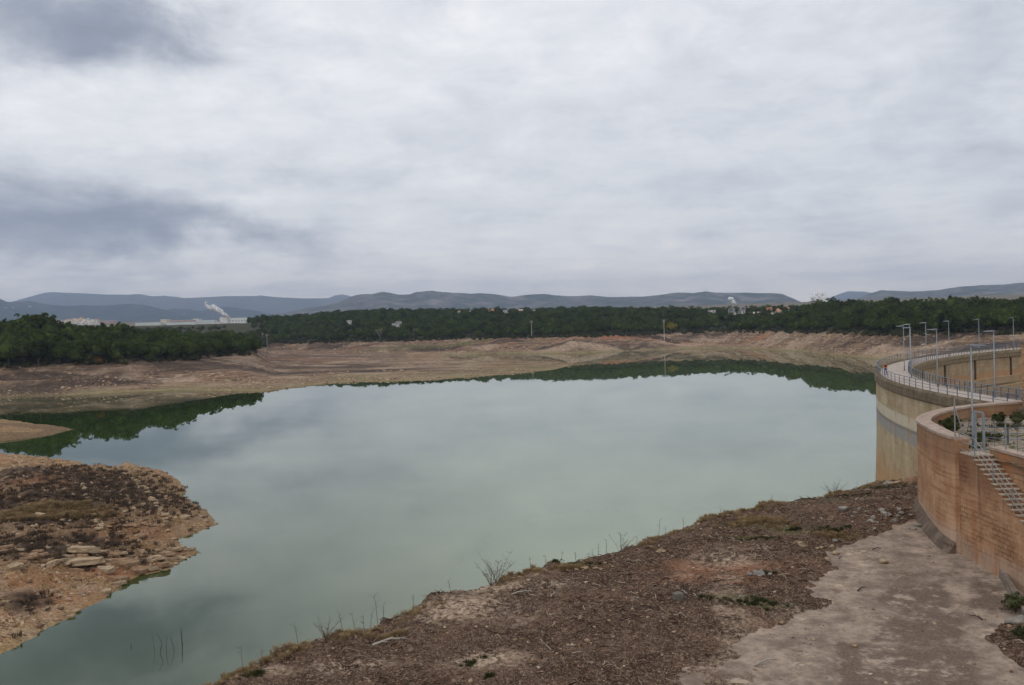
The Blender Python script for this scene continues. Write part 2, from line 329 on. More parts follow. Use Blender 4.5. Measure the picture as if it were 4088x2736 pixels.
# ------------------------------------------------------------------ ground: one sheet out to the horizon
def ground_material():
    m, nt, out = material('soil_and_rock'); p = geo_pos(nt)
    big = nt.noise(p, .035, 8, .62); mid = nt.noise(p, .35, 9, .68); fine = nt.noise(p, 3.2, 8, .72); sp = nt.node('ShaderNodeTexVoronoi', {'Vector': p, 'Scale': 2.6}).outputs['Distance']
    sepz = nt.node('ShaderNodeSeparateXYZ', {0: p}).outputs[2]
    ring = nt.noise(nt.node('ShaderNodeCombineXYZ', {0: nt.math('MULTIPLY', big, 1.2), 1: nt.math('MULTIPLY', mid, .5), 2: nt.math('MULTIPLY', sepz, 1.6)}).outputs[0], 1.6, 4, .7)
    far = nt.mix(nt.ramp(mid, .3, .72), (.122, .081, .05), (.268, .184, .114))
    far = nt.mix(nt.ramp(ring, .42, .66), far, (.095, .060, .046))
    far = nt.mix(nt.math('MULTIPLY', nt.ramp(ring, .5, .34), .75), far, (.36, .25, .168))
    pen = nt.mix(nt.ramp(mid, .32, .7), (.215, .119, .050), (.39, .252, .127))
    pen = nt.mix(nt.math('MULTIPLY', nt.ramp(fine, .55, .72), .6), pen, (.50, .38, .265))
    pen = nt.mix(nt.math('MULTIPLY', nt.ramp(fine, .46, .3), .7), pen, (.13, .082, .055))
    fg = nt.mix(nt.ramp(mid, .34, .68), (.055, .032, .022), (.140, .082, .054))
    fg = nt.mix(nt.ramp(fine, .5, .68), fg, (.225, .155, .11))
    fg = nt.mix(nt.math('MULTIPLY', nt.ramp(fine, .44, .3), .8), fg, (.028, .018, .015))
    def cells(sc_, lo, hi, base, light, dark):
        v = nt.node('ShaderNodeTexVoronoi', {'Vector': p, 'Scale': sc_, 'Randomness': 1.0}); k = nt.node('ShaderNodeSeparateColor', {0: v.outputs['Color']}).outputs[0]
        edge = nt.ramp(v.outputs['Distance'], .62, .30); c_ = nt.mix(nt.math('MULTIPLY', edge, nt.ramp(k, hi, hi + .12)), base, light); return nt.mix(nt.math('MULTIPLY', edge, nt.ramp(k, lo, lo - .12)), c_, dark)
    pen = cells(1.9, .26, .74, pen, (.48, .365, .235), (.12, .072, .042)); pen = cells(4.2, .3, .7, pen, (.43, .315, .195), (.10, .06, .038))
    fg = cells(9.0, .30, .80, fg, (.25, .18, .13), (.028, .018, .014)); fg = cells(19.0, .34, .70, fg, (.25, .178, .128), (.022, .014, .011))
    far = cells(.42, .22, .78, far, (.36, .26, .18), (.075, .048, .038)); far = cells(.16, .2, .86, far, (.31, .22, .15), (.085, .055, .043))
    c = nt.mix(attr(nt, 'zone_pen'), far, pen); c = nt.mix(attr(nt, 'zone_fg'), c, fg)
    c = nt.mix(nt.math('MULTIPLY', attr(nt, 'red'), nt.ramp(nt.math('ADD', nt.math('MULTIPLY', mid, .5), nt.math('MULTIPLY', fine, .5)), .40, .56)), c, (.34, .135, .065))
    pale = nt.mix(nt.ramp(fine, .38, .62), (.21, .148, .10), (.47, .36, .27))
    c = nt.mix(nt.math('MULTIPLY', attr(nt, 'pale'), nt.ramp(nt.math('ADD', nt.math('MULTIPLY', mid, .5), nt.math('MULTIPLY', fine, .5)), .42, .55)), c, pale)
    olive = nt.mix(nt.ramp(mid, .3, .7), (.17, .145, .07), (.25, .20, .105))
    c = nt.mix(nt.math('MULTIPLY', attr(nt, 'wet'), .85), c, olive)
    grass = nt.mix(nt.ramp(fine, .3, .7), (.050, .062, .022), (.11, .115, .045))
    c = nt.mix(nt.math('MULTIPLY', attr(nt, 'grassy'), nt.ramp(mid, .3, .5)), c, grass)
    scr = nt.mix(nt.ramp(fine, .35, .7), (.030, .021, .017), (.088, .061, .046))
    c = nt.mix(nt.math('MULTIPLY', attr(nt, 'scrub'), nt.ramp(nt.math('ADD', nt.math('MULTIPLY', mid, .6), nt.math('MULTIPLY', fine, .4)), .36, .52)), c, scr)
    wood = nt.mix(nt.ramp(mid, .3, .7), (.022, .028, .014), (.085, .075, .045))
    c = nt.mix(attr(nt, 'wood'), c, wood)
    field = nt.mix(nt.ramp(big, .35, .65), (.07, .075, .04), (.24, .18, .12))
    c = nt.mix(attr(nt, 'plain'), c, field)
    h = nt.math('ADD', nt.math('ADD', nt.math('MULTIPLY', fine, .35), mid), nt.math('MULTIPLY', sp, .25))
    bsdf(nt, out, c, .95, h, 1.0, .35, spec=.1); return m
def ell(x, y, px, py, z, wpx, lpx, rot=0):
    """soft ellipse on the ground around the place seen at (px, py); size given in metres across / along the view"""
    cx, cy, _ = at(px, py, z=z); a = math.atan2(cx, cy); u = (x - cx) * math.cos(a) - (y - cy) * math.sin(a); v = (x - cx) * math.sin(a) + (y - cy) * math.cos(a)
    if rot: u, v = u * math.cos(rot) - v * math.sin(rot), u * math.sin(rot) + v * math.cos(rot)
    return np.exp(-((u / wpx) ** 2 + (v / lpx) ** 2) ** 1.5)
def build_ground():
    af = np.arange(math.radians(-28.6), math.radians(28.6), math.radians(.052))
    azs = np.concatenate([np.radians(np.arange(-180, -30, 2.0)), np.radians(np.arange(-30, -28.65, .2)), af, np.radians(np.arange(28.65, 32, .2)), np.radians(np.arange(32, 180.1, 2.0))])
    rs = [6.]
    while rs[-1] < 45000:
        r = rs[-1]; rs.append(r + (1.5 if r < 42 else r * .0022 if r < 130 else r * .0042 if r < 720 else r * .0034 if r < 1500 else r * .02))
    rs = np.array(rs); A, R = np.meshgrid(azs, rs); x = (R * np.sin(A)).ravel(); y = (R * np.cos(A)).ravel()
    z, zone, d = terrain(x, y, True)
    nA, nR = len(azs), len(rs)
    i = np.arange((nR - 1) * (nA - 1)); a = i % (nA - 1); b = i // (nA - 1); v0 = b * nA + a
    F = np.stack([v0, v0 + 1, v0 + nA + 1, v0 + nA], 1)
    zq = z[F].max(1); F = F[zq > -1.2]                    # the bed under the opaque water is left open
    used = np.zeros(len(x), bool); used[F.ravel()] = True; ren = np.cumsum(used) - 1; F = ren[F]
    V = np.stack([x, y, z], 1)[used]
    me = np_mesh('ground', V, F[:, ::-1], ground_material()); me.shade_smooth()
    fpen = ((zone == 1) | (zone == 2)).astype(float); ffg = (zone == 3).astype(float); ffar = (zone == 0)
    wob = fbm(x, y, 18, 4, 71); wob2 = fbm(x / 5, y, 14, 4, 77)
    far13 = ffar & (z < 14.5)
    scrub = np.where(far13, sstep(.08, .35, wob2 + .12 * sstep(3, 8, z) - .1) * sstep(1.5, 3.5, z), 0)
    for q in [(100, 1545, 4, 42, 22), (220, 1530, 5, 40, 12), (1330, 1455, 5, 55, 22), (1420, 1465, 5, 60, 18), (1480, 1390, 6, 120, 10), (1150, 1392, 6, 60, 12), (1900, 1378, 6, 30, 8), (2900, 1355, 6, 70, 12), (3480, 1383, 5, 40, 8), (2560, 1372, 6, 25, 6), (800, 1500, 4, 70, 20), (1050, 1480, 5, 70, 16)]:
        scrub = np.maximum(scrub, np.where(far13, ell(x + wob * 12, y + wob * 20, *q), 0))
    ps = np.zeros_like(x)
    for q in [(100, 1960, 6, 22, 16), (260, 1925, 6.6, 20, 17), (380, 1850, 7, 12, 22), (425, 1895, 6, 4, 15), (280, 2010, 5.5, 9, 8), (480, 1935, 5, 1.3, 8), (60, 2130, 5, 9, 5), (190, 2150, 4.6, 10, 5), (320, 2110, 4.5, 8, 4.5), (30, 1850, 7, 15, 14), (340, 2130, 4, 3, 3), (20, 2320, 4, 3, 4), (430, 2020, 4.6, 4, 3)]:
        ps = np.maximum(ps, ell(x + wob * 3, y + wob * 3, *q))
    ps = np.maximum(ps, .62 * ell(x + wob * 3, y + wob * 3, 180, 1930, 6.5, 27, 48)); scrub = np.where(zone == 1, ps, scrub); scrub = np.where(zone == 2, .25 + .35 * (wob > .1), scrub)
    zl = z + wob * 1.2
    wet = np.where(ffar, sstep(2.2, .2, zl) * .9, 0); wet = np.where(zone == 3, 0, wet); wet = np.where(zone >= 1, sstep(.5, .05, z) * .35, wet)
    grassy = np.where(ffar, np.maximum(np.maximum(ell(x, y, 1490, 1487, 1.6, 22, 5), .8 * ell(x, y, 2000, 1460, 1, 40, 5)), np.maximum(ell(x, y, 1750, 1404, 2, 70, 10), .6 * ell(x, y, 110, 1557, 2, 20, 4))) , 0)
    pale = np.where(far13, sstep(.12, .4, fbm(x, y, 26, 4, 91)) * .8, 0)
    for q in [(1860, 1388, 5, 14, 10), (2720, 1370, 5, 30, 12), (2710, 1375, 3, 26, 8), (3560, 1375, 8, 30, 10), (2200, 1360, 9, 40, 8), (2960, 1395, 2, 90, 12), (2400, 1398, 1.5, 120, 10)]:
        pale = np.maximum(pale, np.where(far13, ell(x, y, *q), 0))
    pale = np.where(zone == 1, sstep(.05, .4, fbm(x, y, 5, 4, 93)) * .5, pale)
    pf = np.zeros_like(x)
    for px, py, w, l in [(1850, 2440, 2.6, 2.2), (1940, 2350, 2.8, 1.4), (2200, 2350, 1.2, .8), (1750, 2480, 1.2, 1.4), (1950, 2650, 2, 1.2), (2900, 2250, 2.0, 2), (3560, 2000, 2, 2), (1000, 2700, 2.0, .8), (1400, 2680, 2, .8)]:
        b = on_bank(px, py); pf = np.maximum(pf, np.exp(-(((x - b[0]) / w) ** 2 + ((y - b[1]) / l) ** 2) ** 1.3))
    pf = np.maximum(pf, sstep(.25, .5, fbm(x, y, 4, 4, 97)) * .5); pale = np.where(zone == 3, pf, pale)
    red = np.where(far13, sstep(.2, .45, fbm(x, y, 40, 3, 101)) * .25, 0)
    for px, py, zz, w, l in [(1530, 1385, 6, 25, 6), (2400, 1362, 9, 40, 8), (2700, 1345, 11, 40, 8), (250, 1462, 12, 30, 8), (500, 1455, 12, 20, 5), (3150, 1335, 11, 40, 8)]:
        red = np.maximum(red, np.where(far13, ell(x, y, px, py, zz, w, l), 0))
    rp = np.maximum(np.maximum(ell(x, y, 150, 1862, 7, 7, 5), ell(x, y, 450, 2235, 2.2, 5, 2.5)), np.maximum(ell(x, y, 560, 2100, 2.5, 9, 6) * .5, sstep(.1, .4, fbm(x, y, 7, 3, 103)) * .5))
    red = np.where(zone == 1, rp, red)
    rf = np.zeros_like(x)
    for px, py, w, l in [(2880, 2290, 3.4, 2.0), (2750, 2330, 1.5, 1.0), (2960, 2330, 2.0, 1.0)]:
        b = on_bank(px, py); rf = np.maximum(rf, np.exp(-((x - b[0]) / w) ** 2 - ((y - b[1]) / l) ** 2))
    red = np.where(zone == 3, rf * .6, red)
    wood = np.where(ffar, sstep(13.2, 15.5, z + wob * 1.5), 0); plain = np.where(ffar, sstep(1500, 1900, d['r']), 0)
    gf = np.zeros_like(x)
    for px, py, w, l in [(3330, 2010, 3, 3), (3500, 1960, 4, 3), (3030, 2110, 2, 1.2), (3150, 2130, 1.5, 1), (2950, 2410, 1.8, .7), (3080, 2430, 1.6, .6), (2950, 2160, 1.2, .6)]:
        b = on_bank(px, py); gf = np.maximum(gf, .6 * np.exp(-((x - b[0]) / w) ** 2 - ((y - b[1]) / l) ** 2))
    grassy = np.where(zone == 3, gf, grassy)
    for nm, arr in dict(zone_pen=fpen, zone_fg=ffg, scrub=scrub, wet=wet, grassy=grassy, pale=pale, red=red, wood=wood, plain=plain).items(): fattr(me, nm, arr[used])
    o = bpy.data.objects.new('ground', me); C.objects.link(o); tag(o, kind='structure')
build_ground()

# ------------------------------------------------------------------ water
def build_water():
    m, nt, out = material('reservoir_water'); p = geo_pos(nt)
    patch = nt.noise(p, .006, 3, .5)
    sx = nt.node('ShaderNodeSeparateXYZ', {0: p}).outputs
    xw = nt.math('ADD', nt.math('ADD', sx[0], nt.math('MULTIPLY', nt.math('SUBTRACT', patch, .5), 50)), nt.math('MULTIPLY', sx[1], .06))
    silt = nt.math('MULTIPLY', nt.ramp(xw, -30, 22), nt.math('ADD', nt.math('MULTIPLY', nt.ramp(sx[1], 330, 90), .75), .25))
    body = nt.mix(silt, (.026, .044, .011), (.19, .226, .138))
    df = nt.node('ShaderNodeBsdfDiffuse', {'Color': body})
    rip = nt.noise(nt.scale(p, (1, .45, 1)), .55, 3, .5)
    calm = nt.ramp(nt.noise(p, .012, 3, .5), .42, .7)
    bn = nt.node('ShaderNodeBump', {'Height': rip, 'Strength': nt.math('ADD', nt.math('MULTIPLY', calm, .006), .0015), 'Distance': .5})
    gl = nt.node('ShaderNodeBsdfGlossy', {'Color': (.95, .985, .955), 'Roughness': .0}); nt.l.new(bn.outputs[0], gl.inputs['Normal'])
    fr = nt.node('ShaderNodeFresnel', {'IOR': 1.40}); mx = nt.node('ShaderNodeMixShader', {0: fr.outputs[0]})
    nt.l.new(df.outputs[0], mx.inputs[1]); nt.l.new(gl.outputs[0], mx.inputs[2]); nt.l.new(mx.outputs[0], out.inputs['Surface'])
    mb = MB(); mb.add([(-900, -300, 0), (900, -300, 0), (1400, 1500, 0), (-1000, 1500, 0)], [(0, 1, 2, 3)])
    tag(mb.build('water', m), kind='structure')
build_water()

# ------------------------------------------------------------------ distant hills
def hill_material(name, dark, light, lo, hi, sc):
    m, nt, out = material(name); p = geo_pos(nt)
    n = nt.noise(p, sc, 9, .68); n2 = nt.noise(p, sc * 9, 5, .65)
    f = nt.ramp(nt.math('ADD', nt.math('MULTIPLY', n, .65), nt.math('MULTIPLY', n2, .35)), lo, hi)
    bsdf(nt, out, nt.mix(f, dark, light), 1, spec=0); return m
def ridge(name, pts, D, W, z0, rough, m, bump=0.0, na=420, nr=46, seed=1):
    pts = sorted(pts); px = np.linspace(pts[0][0], pts[-1][0], na); py = np.interp(px, [p[0] for p in pts], [p[1] for p in pts])
    k = np.array([.25, .5, .25]); py[1:-1] = np.convolve(py, k, 'valid')
    ae = np.array([azel(a, b) for a, b in zip(px, py)]); az = ae[:, 0]; crest = CAMH + D * np.tan(ae[:, 1])
    crest = crest + fbm(az * D, az * 0, W * .05, 3, seed) * bump
    t = np.concatenate([np.linspace(-1, 0, nr), np.linspace(0, .8, 10)[1:]])
    T, AZ_ = np.meshgrid(t, az, indexing='ij'); R = D + T * W
    X = R * np.sin(AZ_); Y = R * np.cos(AZ_)
    u = np.abs(T); sh = 1 - sstep(0, 1, u) * .75 - .25 * u
    g = fbm(X, Y, W * .35, 5, seed + 5, .55); g2 = np.abs(fbm(X, Y, W * .22, 4, seed + 9, .5))
    mod = np.clip(1 - rough * sstep(0, .25, u) * (g * .8 + g2 * .9 - .15), .1, 1.25)
    Z = z0 + (crest[None, :] - z0) * sh * mod
    Z = np.minimum(Z, CAMH + (crest[None, :] - CAMH) * R / D * .995 + 0 * u) if True else Z
    Z[nr - 1, :] = crest
    n = len(t); v0 = (np.arange(n - 1)[:, None] * na + np.arange(na - 1)[None, :]).ravel()
    F = np.stack([v0, v0 + 1, v0 + na + 1, v0 + na], 1)
    me = np_mesh(name, np.stack([X, Y, Z], -1).reshape(-1, 3), F, m); me.shade_smooth()
    o = bpy.data.objects.new(name, me); C.objects.link(o); tag(o, kind='structure'); return o
c6 = lambda L: [(a * .4695, 1120 + b * .4695) for a, b in L]
c7 = lambda L: [(1000 + a * .5548, 1120 + b * .5548) for a, b in L]
c8 = lambda L: [(2200 + a * .5975, 1120 + b * .5975) for a, b in L]
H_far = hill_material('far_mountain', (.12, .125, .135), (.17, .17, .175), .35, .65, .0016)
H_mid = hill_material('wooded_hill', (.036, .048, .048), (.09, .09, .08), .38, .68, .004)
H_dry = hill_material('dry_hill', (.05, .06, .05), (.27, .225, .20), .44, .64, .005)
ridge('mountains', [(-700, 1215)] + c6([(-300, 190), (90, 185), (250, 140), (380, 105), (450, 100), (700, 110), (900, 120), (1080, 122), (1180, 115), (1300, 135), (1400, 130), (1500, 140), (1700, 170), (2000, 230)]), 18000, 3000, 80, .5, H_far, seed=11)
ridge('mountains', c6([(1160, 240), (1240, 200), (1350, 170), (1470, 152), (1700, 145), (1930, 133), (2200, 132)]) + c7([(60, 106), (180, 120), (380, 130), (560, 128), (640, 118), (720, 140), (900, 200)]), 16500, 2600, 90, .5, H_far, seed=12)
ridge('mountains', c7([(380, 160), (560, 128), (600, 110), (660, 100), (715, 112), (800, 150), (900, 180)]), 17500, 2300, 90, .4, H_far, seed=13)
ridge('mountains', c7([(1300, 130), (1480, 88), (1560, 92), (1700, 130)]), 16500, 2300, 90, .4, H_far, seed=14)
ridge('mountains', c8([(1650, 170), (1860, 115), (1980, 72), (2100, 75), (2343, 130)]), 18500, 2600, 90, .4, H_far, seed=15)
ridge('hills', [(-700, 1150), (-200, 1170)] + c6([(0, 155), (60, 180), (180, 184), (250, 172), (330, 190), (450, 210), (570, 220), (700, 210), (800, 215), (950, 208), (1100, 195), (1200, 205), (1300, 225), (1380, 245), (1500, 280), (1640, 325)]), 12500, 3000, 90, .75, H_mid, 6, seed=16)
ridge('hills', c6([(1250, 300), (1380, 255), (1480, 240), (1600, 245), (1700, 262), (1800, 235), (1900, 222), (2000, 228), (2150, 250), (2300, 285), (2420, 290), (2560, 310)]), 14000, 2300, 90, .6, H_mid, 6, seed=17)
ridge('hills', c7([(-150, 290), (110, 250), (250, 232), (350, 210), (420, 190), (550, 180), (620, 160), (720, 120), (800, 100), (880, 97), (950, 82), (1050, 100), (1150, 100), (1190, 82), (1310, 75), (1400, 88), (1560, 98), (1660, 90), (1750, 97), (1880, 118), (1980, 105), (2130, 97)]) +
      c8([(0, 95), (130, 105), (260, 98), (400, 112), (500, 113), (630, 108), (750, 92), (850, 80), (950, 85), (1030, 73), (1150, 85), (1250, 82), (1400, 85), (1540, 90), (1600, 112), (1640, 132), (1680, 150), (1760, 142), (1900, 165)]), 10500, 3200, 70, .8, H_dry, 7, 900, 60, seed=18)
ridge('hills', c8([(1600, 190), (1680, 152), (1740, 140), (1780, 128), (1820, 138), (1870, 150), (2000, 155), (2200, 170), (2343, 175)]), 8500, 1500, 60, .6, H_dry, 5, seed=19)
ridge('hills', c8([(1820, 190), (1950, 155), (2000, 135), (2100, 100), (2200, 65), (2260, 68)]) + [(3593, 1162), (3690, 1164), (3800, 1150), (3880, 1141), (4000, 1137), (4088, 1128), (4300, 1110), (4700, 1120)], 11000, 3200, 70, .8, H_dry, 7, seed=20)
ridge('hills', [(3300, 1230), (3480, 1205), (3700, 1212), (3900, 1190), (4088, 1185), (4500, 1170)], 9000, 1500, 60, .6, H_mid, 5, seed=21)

# ------------------------------------------------------------------ haze
def build_haze():
    m, nt, out = material('haze_air')
    v = nt.node('ShaderNodeVolumePrincipled', {'Color': (.58, .74, 1.0), 'Density': 7.8e-5, 'Anisotropy': .7}); nt.l.new(v.outputs[0], out.inputs['Volume'])
    mb = MB(); mb.box(-15000, 15000, -400, 21500, -6, 860); o = mb.build('haze', m); tag(o, kind='stuff')
build_haze()

# ------------------------------------------------------------------ trees
def foliage_material(name, dark, light, tint=.25):
    m, nt, out = material(name); p = geo_pos(nt)
    n = nt.noise(p, .9, 4, .7); n2 = nt.noise(p, .035, 3, .5)
    f = nt.ramp(nt.math('ADD', nt.math('MULTIPLY', n, .6), nt.math('MULTIPLY', n2, .4)), .36, .66)
    c = nt.mix(f, dark, light)
    rnd = nt.node('ShaderNodeObjectInfo').outputs['Random']
    c = nt.mix(nt.math('MULTIPLY', rnd, tint), c, tuple(x * 1.5 + .006 for x in light))
    d = nt.node('ShaderNodeBsdfDiffuse', {'Color': c}); t = nt.node('ShaderNodeBsdfTranslucent', {'Color': c})
    mx = nt.node('ShaderNodeMixShader', {0: .22}); nt.l.new(d.outputs[0], mx.inputs[1]); nt.l.new(t.outputs[0], mx.inputs[2]); nt.l.new(mx.outputs[0], out.inputs['Surface'])
    return m
M_PINE = foliage_material('pine_needles', (.012, .017, .005), (.055, .074, .016), .7)
M_BUSH = foliage_material('shrub_leaves', (.030, .036, .018), (.075, .078, .036), .4)
M_DRYBUSH = foliage_material('dry_shrub_twigs', (.040, .029, .023), (.115, .082, .06), .35)
M_GOLD = foliage_material('yellow_leaves', (.11, .10, .018), (.24, .19, .03))
M_RUST = foliage_material('rusty_leaves', (.06, .035, .012), (.13, .075, .025))
M_BARK = simple_mat('bark', (.075, .055, .042), .95)
M_DEADWOOD = simple_mat('bare_wood', (.30, .27, .235), .95)
def crown_mesh(name, seed, rx, rz, zc, nclump, nleaf, leaf, mat, flat=.45, core=True):
    g = np.random.default_rng(seed); V = []; F = []
    pts = []
    while len(pts) < nclump:
        d = g.normal(size=3); d /= np.linalg.norm(d)
        if d[2] < -flat: continue
        rr = g.uniform(.62, 1.0) ** .6 * (1 + .12 * math.sin(3 * math.atan2(d[1], d[0]) + seed))
        pts.append(np.array([d[0] * rx * rr, d[1] * rx * rr, zc + d[2] * rz * rr]))
    pts = np.array(pts); cr = g.uniform(.16, .30, len(pts)) * rx
    for p, r in zip(pts, cr):
        d = g.normal(size=(nleaf, 3)); d /= np.linalg.norm(d, axis=1)[:, None]; d[:, 2] = np.where(d[:, 2] < -.3, -d[:, 2], d[:, 2])
        q = p + d * r * g.uniform(.55, 1.05, (nleaf, 1))
        nrm = d * .8 + g.normal(size=(nleaf, 3)) * .45; nrm /= np.linalg.norm(nrm, axis=1)[:, None]
        a = np.cross(nrm, g.normal(size=(nleaf, 3))); a /= np.linalg.norm(a, axis=1)[:, None]; b = np.cross(nrm, a)
        l = leaf * g.uniform(.6, 1.35, (nleaf, 1)); w = l * g.uniform(.35, .6, (nleaf, 1))
        o = len(V) and sum(len(x) for x in V)
        quad = np.stack([q - a * l, q - b * w, q + a * l, q + b * w], 1).reshape(-1, 3); V.append(quad)
        F.append(np.arange(len(quad)).reshape(-1, 4) + o)
    if core:
        n1, n2 = 9, 6; th, ph = np.meshgrid(np.linspace(0, 2 * np.pi, n1, endpoint=False), np.linspace(.15, np.pi - .6, n2))
        k = .70 * (1 + .16 * np.sin(th * 3 + seed) * np.sin(ph * 2 + seed))
        cv = np.stack([rx * k * np.cos(th) * np.sin(ph), rx * k * np.sin(th) * np.sin(ph), zc + rz * k * np.cos(ph)], -1).reshape(-1, 3)
        o = sum(len(x) for x in V); V.append(cv)
        F.append(np.array([[o + i * n1 + j, o + i * n1 + (j + 1) % n1, o + (i + 1) * n1 + (j + 1) % n1, o + (i + 1) * n1 + j] for i in range(n2 - 1) for j in range(n1)]))
    return np_mesh(name, np.concatenate(V), np.concatenate(F), mat)
def trunk_mesh(name, seed, h, r, mat, limbs=4, spread=1.5):
    g = random.Random(seed); mb = MB(); bend = g.uniform(-.25, .25)
    mb.tube([(0, 0, -1.0), (bend * .3, 0, h * .35), (bend, .1, h * .7), (bend * .8, .15, h)], [r * 1.25, r, r * .7, r * .35], 6)
    for k in range(limbs):
        a = 2 * math.pi * k / limbs + g.uniform(-.4, .4); z0 = h * g.uniform(.45, .75)
        mb.tube([(bend * .8, .1, z0), (spread * .5 * math.cos(a), spread * .5 * math.sin(a), z0 + h * .12), (spread * math.cos(a), spread * math.sin(a), z0 + h * .25)], [r * .45, r * .3, r * .14], 5)
    me = bpy.data.meshes.new(name); me.from_pydata(mb.v, [], mb.f); me.update(); me.materials.append(mat); return me
PINES = []
for k in range(6):
    H = [8.2, 7.2, 9.0, 6.6, 7.8, 8.6][k]; rx = [3.5, 3.2, 3.4, 3.0, 3.8, 3.1][k]; rz = [3.3, 3.0, 3.9, 2.9, 3.1, 3.9][k]
    PINES.append((crown_mesh('pine_crown', 30 + k, rx, rz, H - rz, 34, 22, .44, M_PINE), trunk_mesh('pine_trunk', 60 + k, H - rz * .8, .19, M_BARK), H, rx))
SHRUBS = [crown_mesh('shrub_crown', 90 + k, 1.5, 1.15, .8, 16, 16, .30, M_BUSH, .2) for k in range(3)]

def scatter_wood(n, azlo, azhi, fr, depth, keep):
    a = RNG.uniform(azlo, azhi, n); s = RNG.uniform(0, 1, n) ** .85 * depth
    r = np.array([fr(v) for v in a]) + s; x = r * np.sin(a); y = r * np.cos(a)
    z, zone, d = terrain(x, y, True); k = keep(x, y, z, d) & (zone == 0)
    return np.stack([x, y, z, a, r], 1)[k]
def thin(P, dmin):
    cell = {}; out = []
    for i in range(len(P)):
        c = (int(P[i, 0] // dmin), int(P[i, 1] // dmin)); ok = True
        for u in (-1, 0, 1):
            for v in (-1, 0, 1):
                for j in cell.get((c[0] + u, c[1] + v), ()):
                    if (P[i, 0] - P[j, 0]) ** 2 + (P[i, 1] - P[j, 1]) ** 2 < dmin * dmin: ok = False
        if ok: cell.setdefault(c, []).append(i); out.append(i)
    return P[out]

# houses among the woods: photo x from, to, roof y, foot y, depth, kind, label
HOUSES = [(3046, 3097, 1229, 1246, 1190, 'red', 'large villa with a red hipped roof and arcaded porch above the right wood'),
          (3082, 3122, 1234, 1251, 1165, 'orange', 'villa with an orange roof and cream walls below the red roofed villa'),
          (3115, 3155, 1225, 1241, 1230, 'orange', 'tall villa with an orange red hipped roof behind the other villas'),
          (3161, 3188, 1231, 1241, 1200, 'red', 'small house with a brown gable roof, rightmost of the villas'),
          (3006, 3040, 1246, 1261, 1110, 'ochre', 'ochre house with a pale gable roof lower down among the pines'),
          (2908, 2975, 1231, 1252, 1180, 'grey', 'long building with a dark grey roof behind the palms'),
          (2827, 2858, 1240, 1250, 1200, 'white', 'low white flat roofed house left of the palms'),
          (1563, 1604, 1284, 1307, 1215, 'grey', 'cream house with a grey roof in the middle of the far wood'),
          (1384, 1404, 1281, 1293, 1235, 'white', 'small white box house in the left part of the far wood'),
          (1825, 1839, 1242, 1255, 1400, 'orange', 'little orange house at the top edge of the far wood'),
          (1872, 1881, 1242, 1250, 1420, 'white', 'tiny white house on the skyline of the far wood'),
          (1950, 1978, 1236, 1246, 1400, 'orange', 'house with a broad orange roof on the skyline of the far wood'),
          (2007, 2031, 1237, 1248, 1390, 'grey', 'pale house with a grey roof on the skyline, right of the orange roof'),
          (2070, 2088, 1236, 1247, 1390, 'ochre', 'cream house with a tawny roof on the skyline of the far wood'),
          (2124, 2138, 1236, 1247, 1380, 'red', 'narrow house with a red brown roof, rightmost on the skyline')]
POLES = [(2121, 1281, 1333, 1012), (2650, 1277, 1324, 962), (1399, 1317, 1353, 1135), (1065, 1335, 1368, 1130), (1048, 1330, 1358, 1170), (1652, 1313, 1332, 1150), (2914, 1258, 1285, 1080)]
PALMS = [(2889, 1222), (2898, 1224), (2911, 1225), (2945, 1228), (2967, 1226), (2979, 1219), (2998, 1218), (3009, 1220), (2990, 1228), (3021, 1226), (3036, 1226), (2920, 1232)]
CLEARS = [(a - 2, b + 2, ry + (.9 if a > 2800 else .6) * (fy - ry), D) for a, b, ry, fy, D, _, _ in HOUSES] + [(p - 5, p + 5, by - 3, D) for p, ty, by, D in POLES] + [(2885, 3040, 1243, 1195), (2800, 3200, 1243, 1150), (1500, 1536, 1368, 1075), (2665, 2701, 1330, 996)]
def keep_clear(P, top, wid):
    k = np.ones(len(P), bool); el = (top - CAMH) / P[:, 4]
    for a, b, fy, D in CLEARS:
        half = wid * .7 / P[:, 4]; e = math.tan(azel((a + b) / 2, fy)[1])
        k &= ~((P[:, 3] + half > az_of(a)) & (P[:, 3] - half < az_of(b)) & (P[:, 4] < D + 6) & (P[:, 4] > 500) & (el > e + .0006))
    return k
WL = az_of(1052)
PA = scatter_wood(9000, az_of(-250), az_of(1058), lambda a: float(np.interp(a, *A0)) + 45, 330, lambda x, y, z, d: (d['zA'] > 13.0 + d['n2'] * 1.2) & (d['zA'] >= d['zB'] - .5) & (d['az'] < WL + .001))
PA = thin(PA, 6.0)
PB = scatter_wood(30000, az_of(1050), az_of(4500), lambda a: float(np.interp(a, *B0)) + 45, 560, lambda x, y, z, d: (d['zB'] > 13.6 + d['n2'] * 1.5) & (d['zB'] > d['zA']) & (fbm(x, y, 34, 3, 131) > -.33) & ((d['az'] > az_of(1250)) | (fbm(x, y, 50, 3, 133) > -.1)))
PB = thin(PB, 6.2)
PL = scatter_wood(2500, az_of(-300), az_of(1060), lambda a: 1150, 1500, lambda x, y, z, d: (fbm(x, y, 90, 3, 135) > -.05))
pk = ~((PL[:, 3] < az_of(992)) & ((PL[:, 2] + 9 - CAMH) / PL[:, 4] > math.tan(azel(700, 1304)[1]))); PL = PL[pk]
P = np.concatenate([PA, PB, PL]); kind = RNG.integers(0, 6, len(P)); sc = np.clip(RNG.normal(1.0, .2, len(P)), .55, 1.5)
sc = np.where((P[:, 4] < 700) & (P[:, 3] < WL + .01), sc * 1.28, sc)
far_right = P[:, 3] > az_of(3000); sc = np.where(far_right & (P[:, 4] < 1000), sc * 1.25, sc)
sc = np.where((P[:, 3] < az_of(260)) & (P[:, 4] > 600) & (P[:, 4] < 720), sc * 1.35, sc)
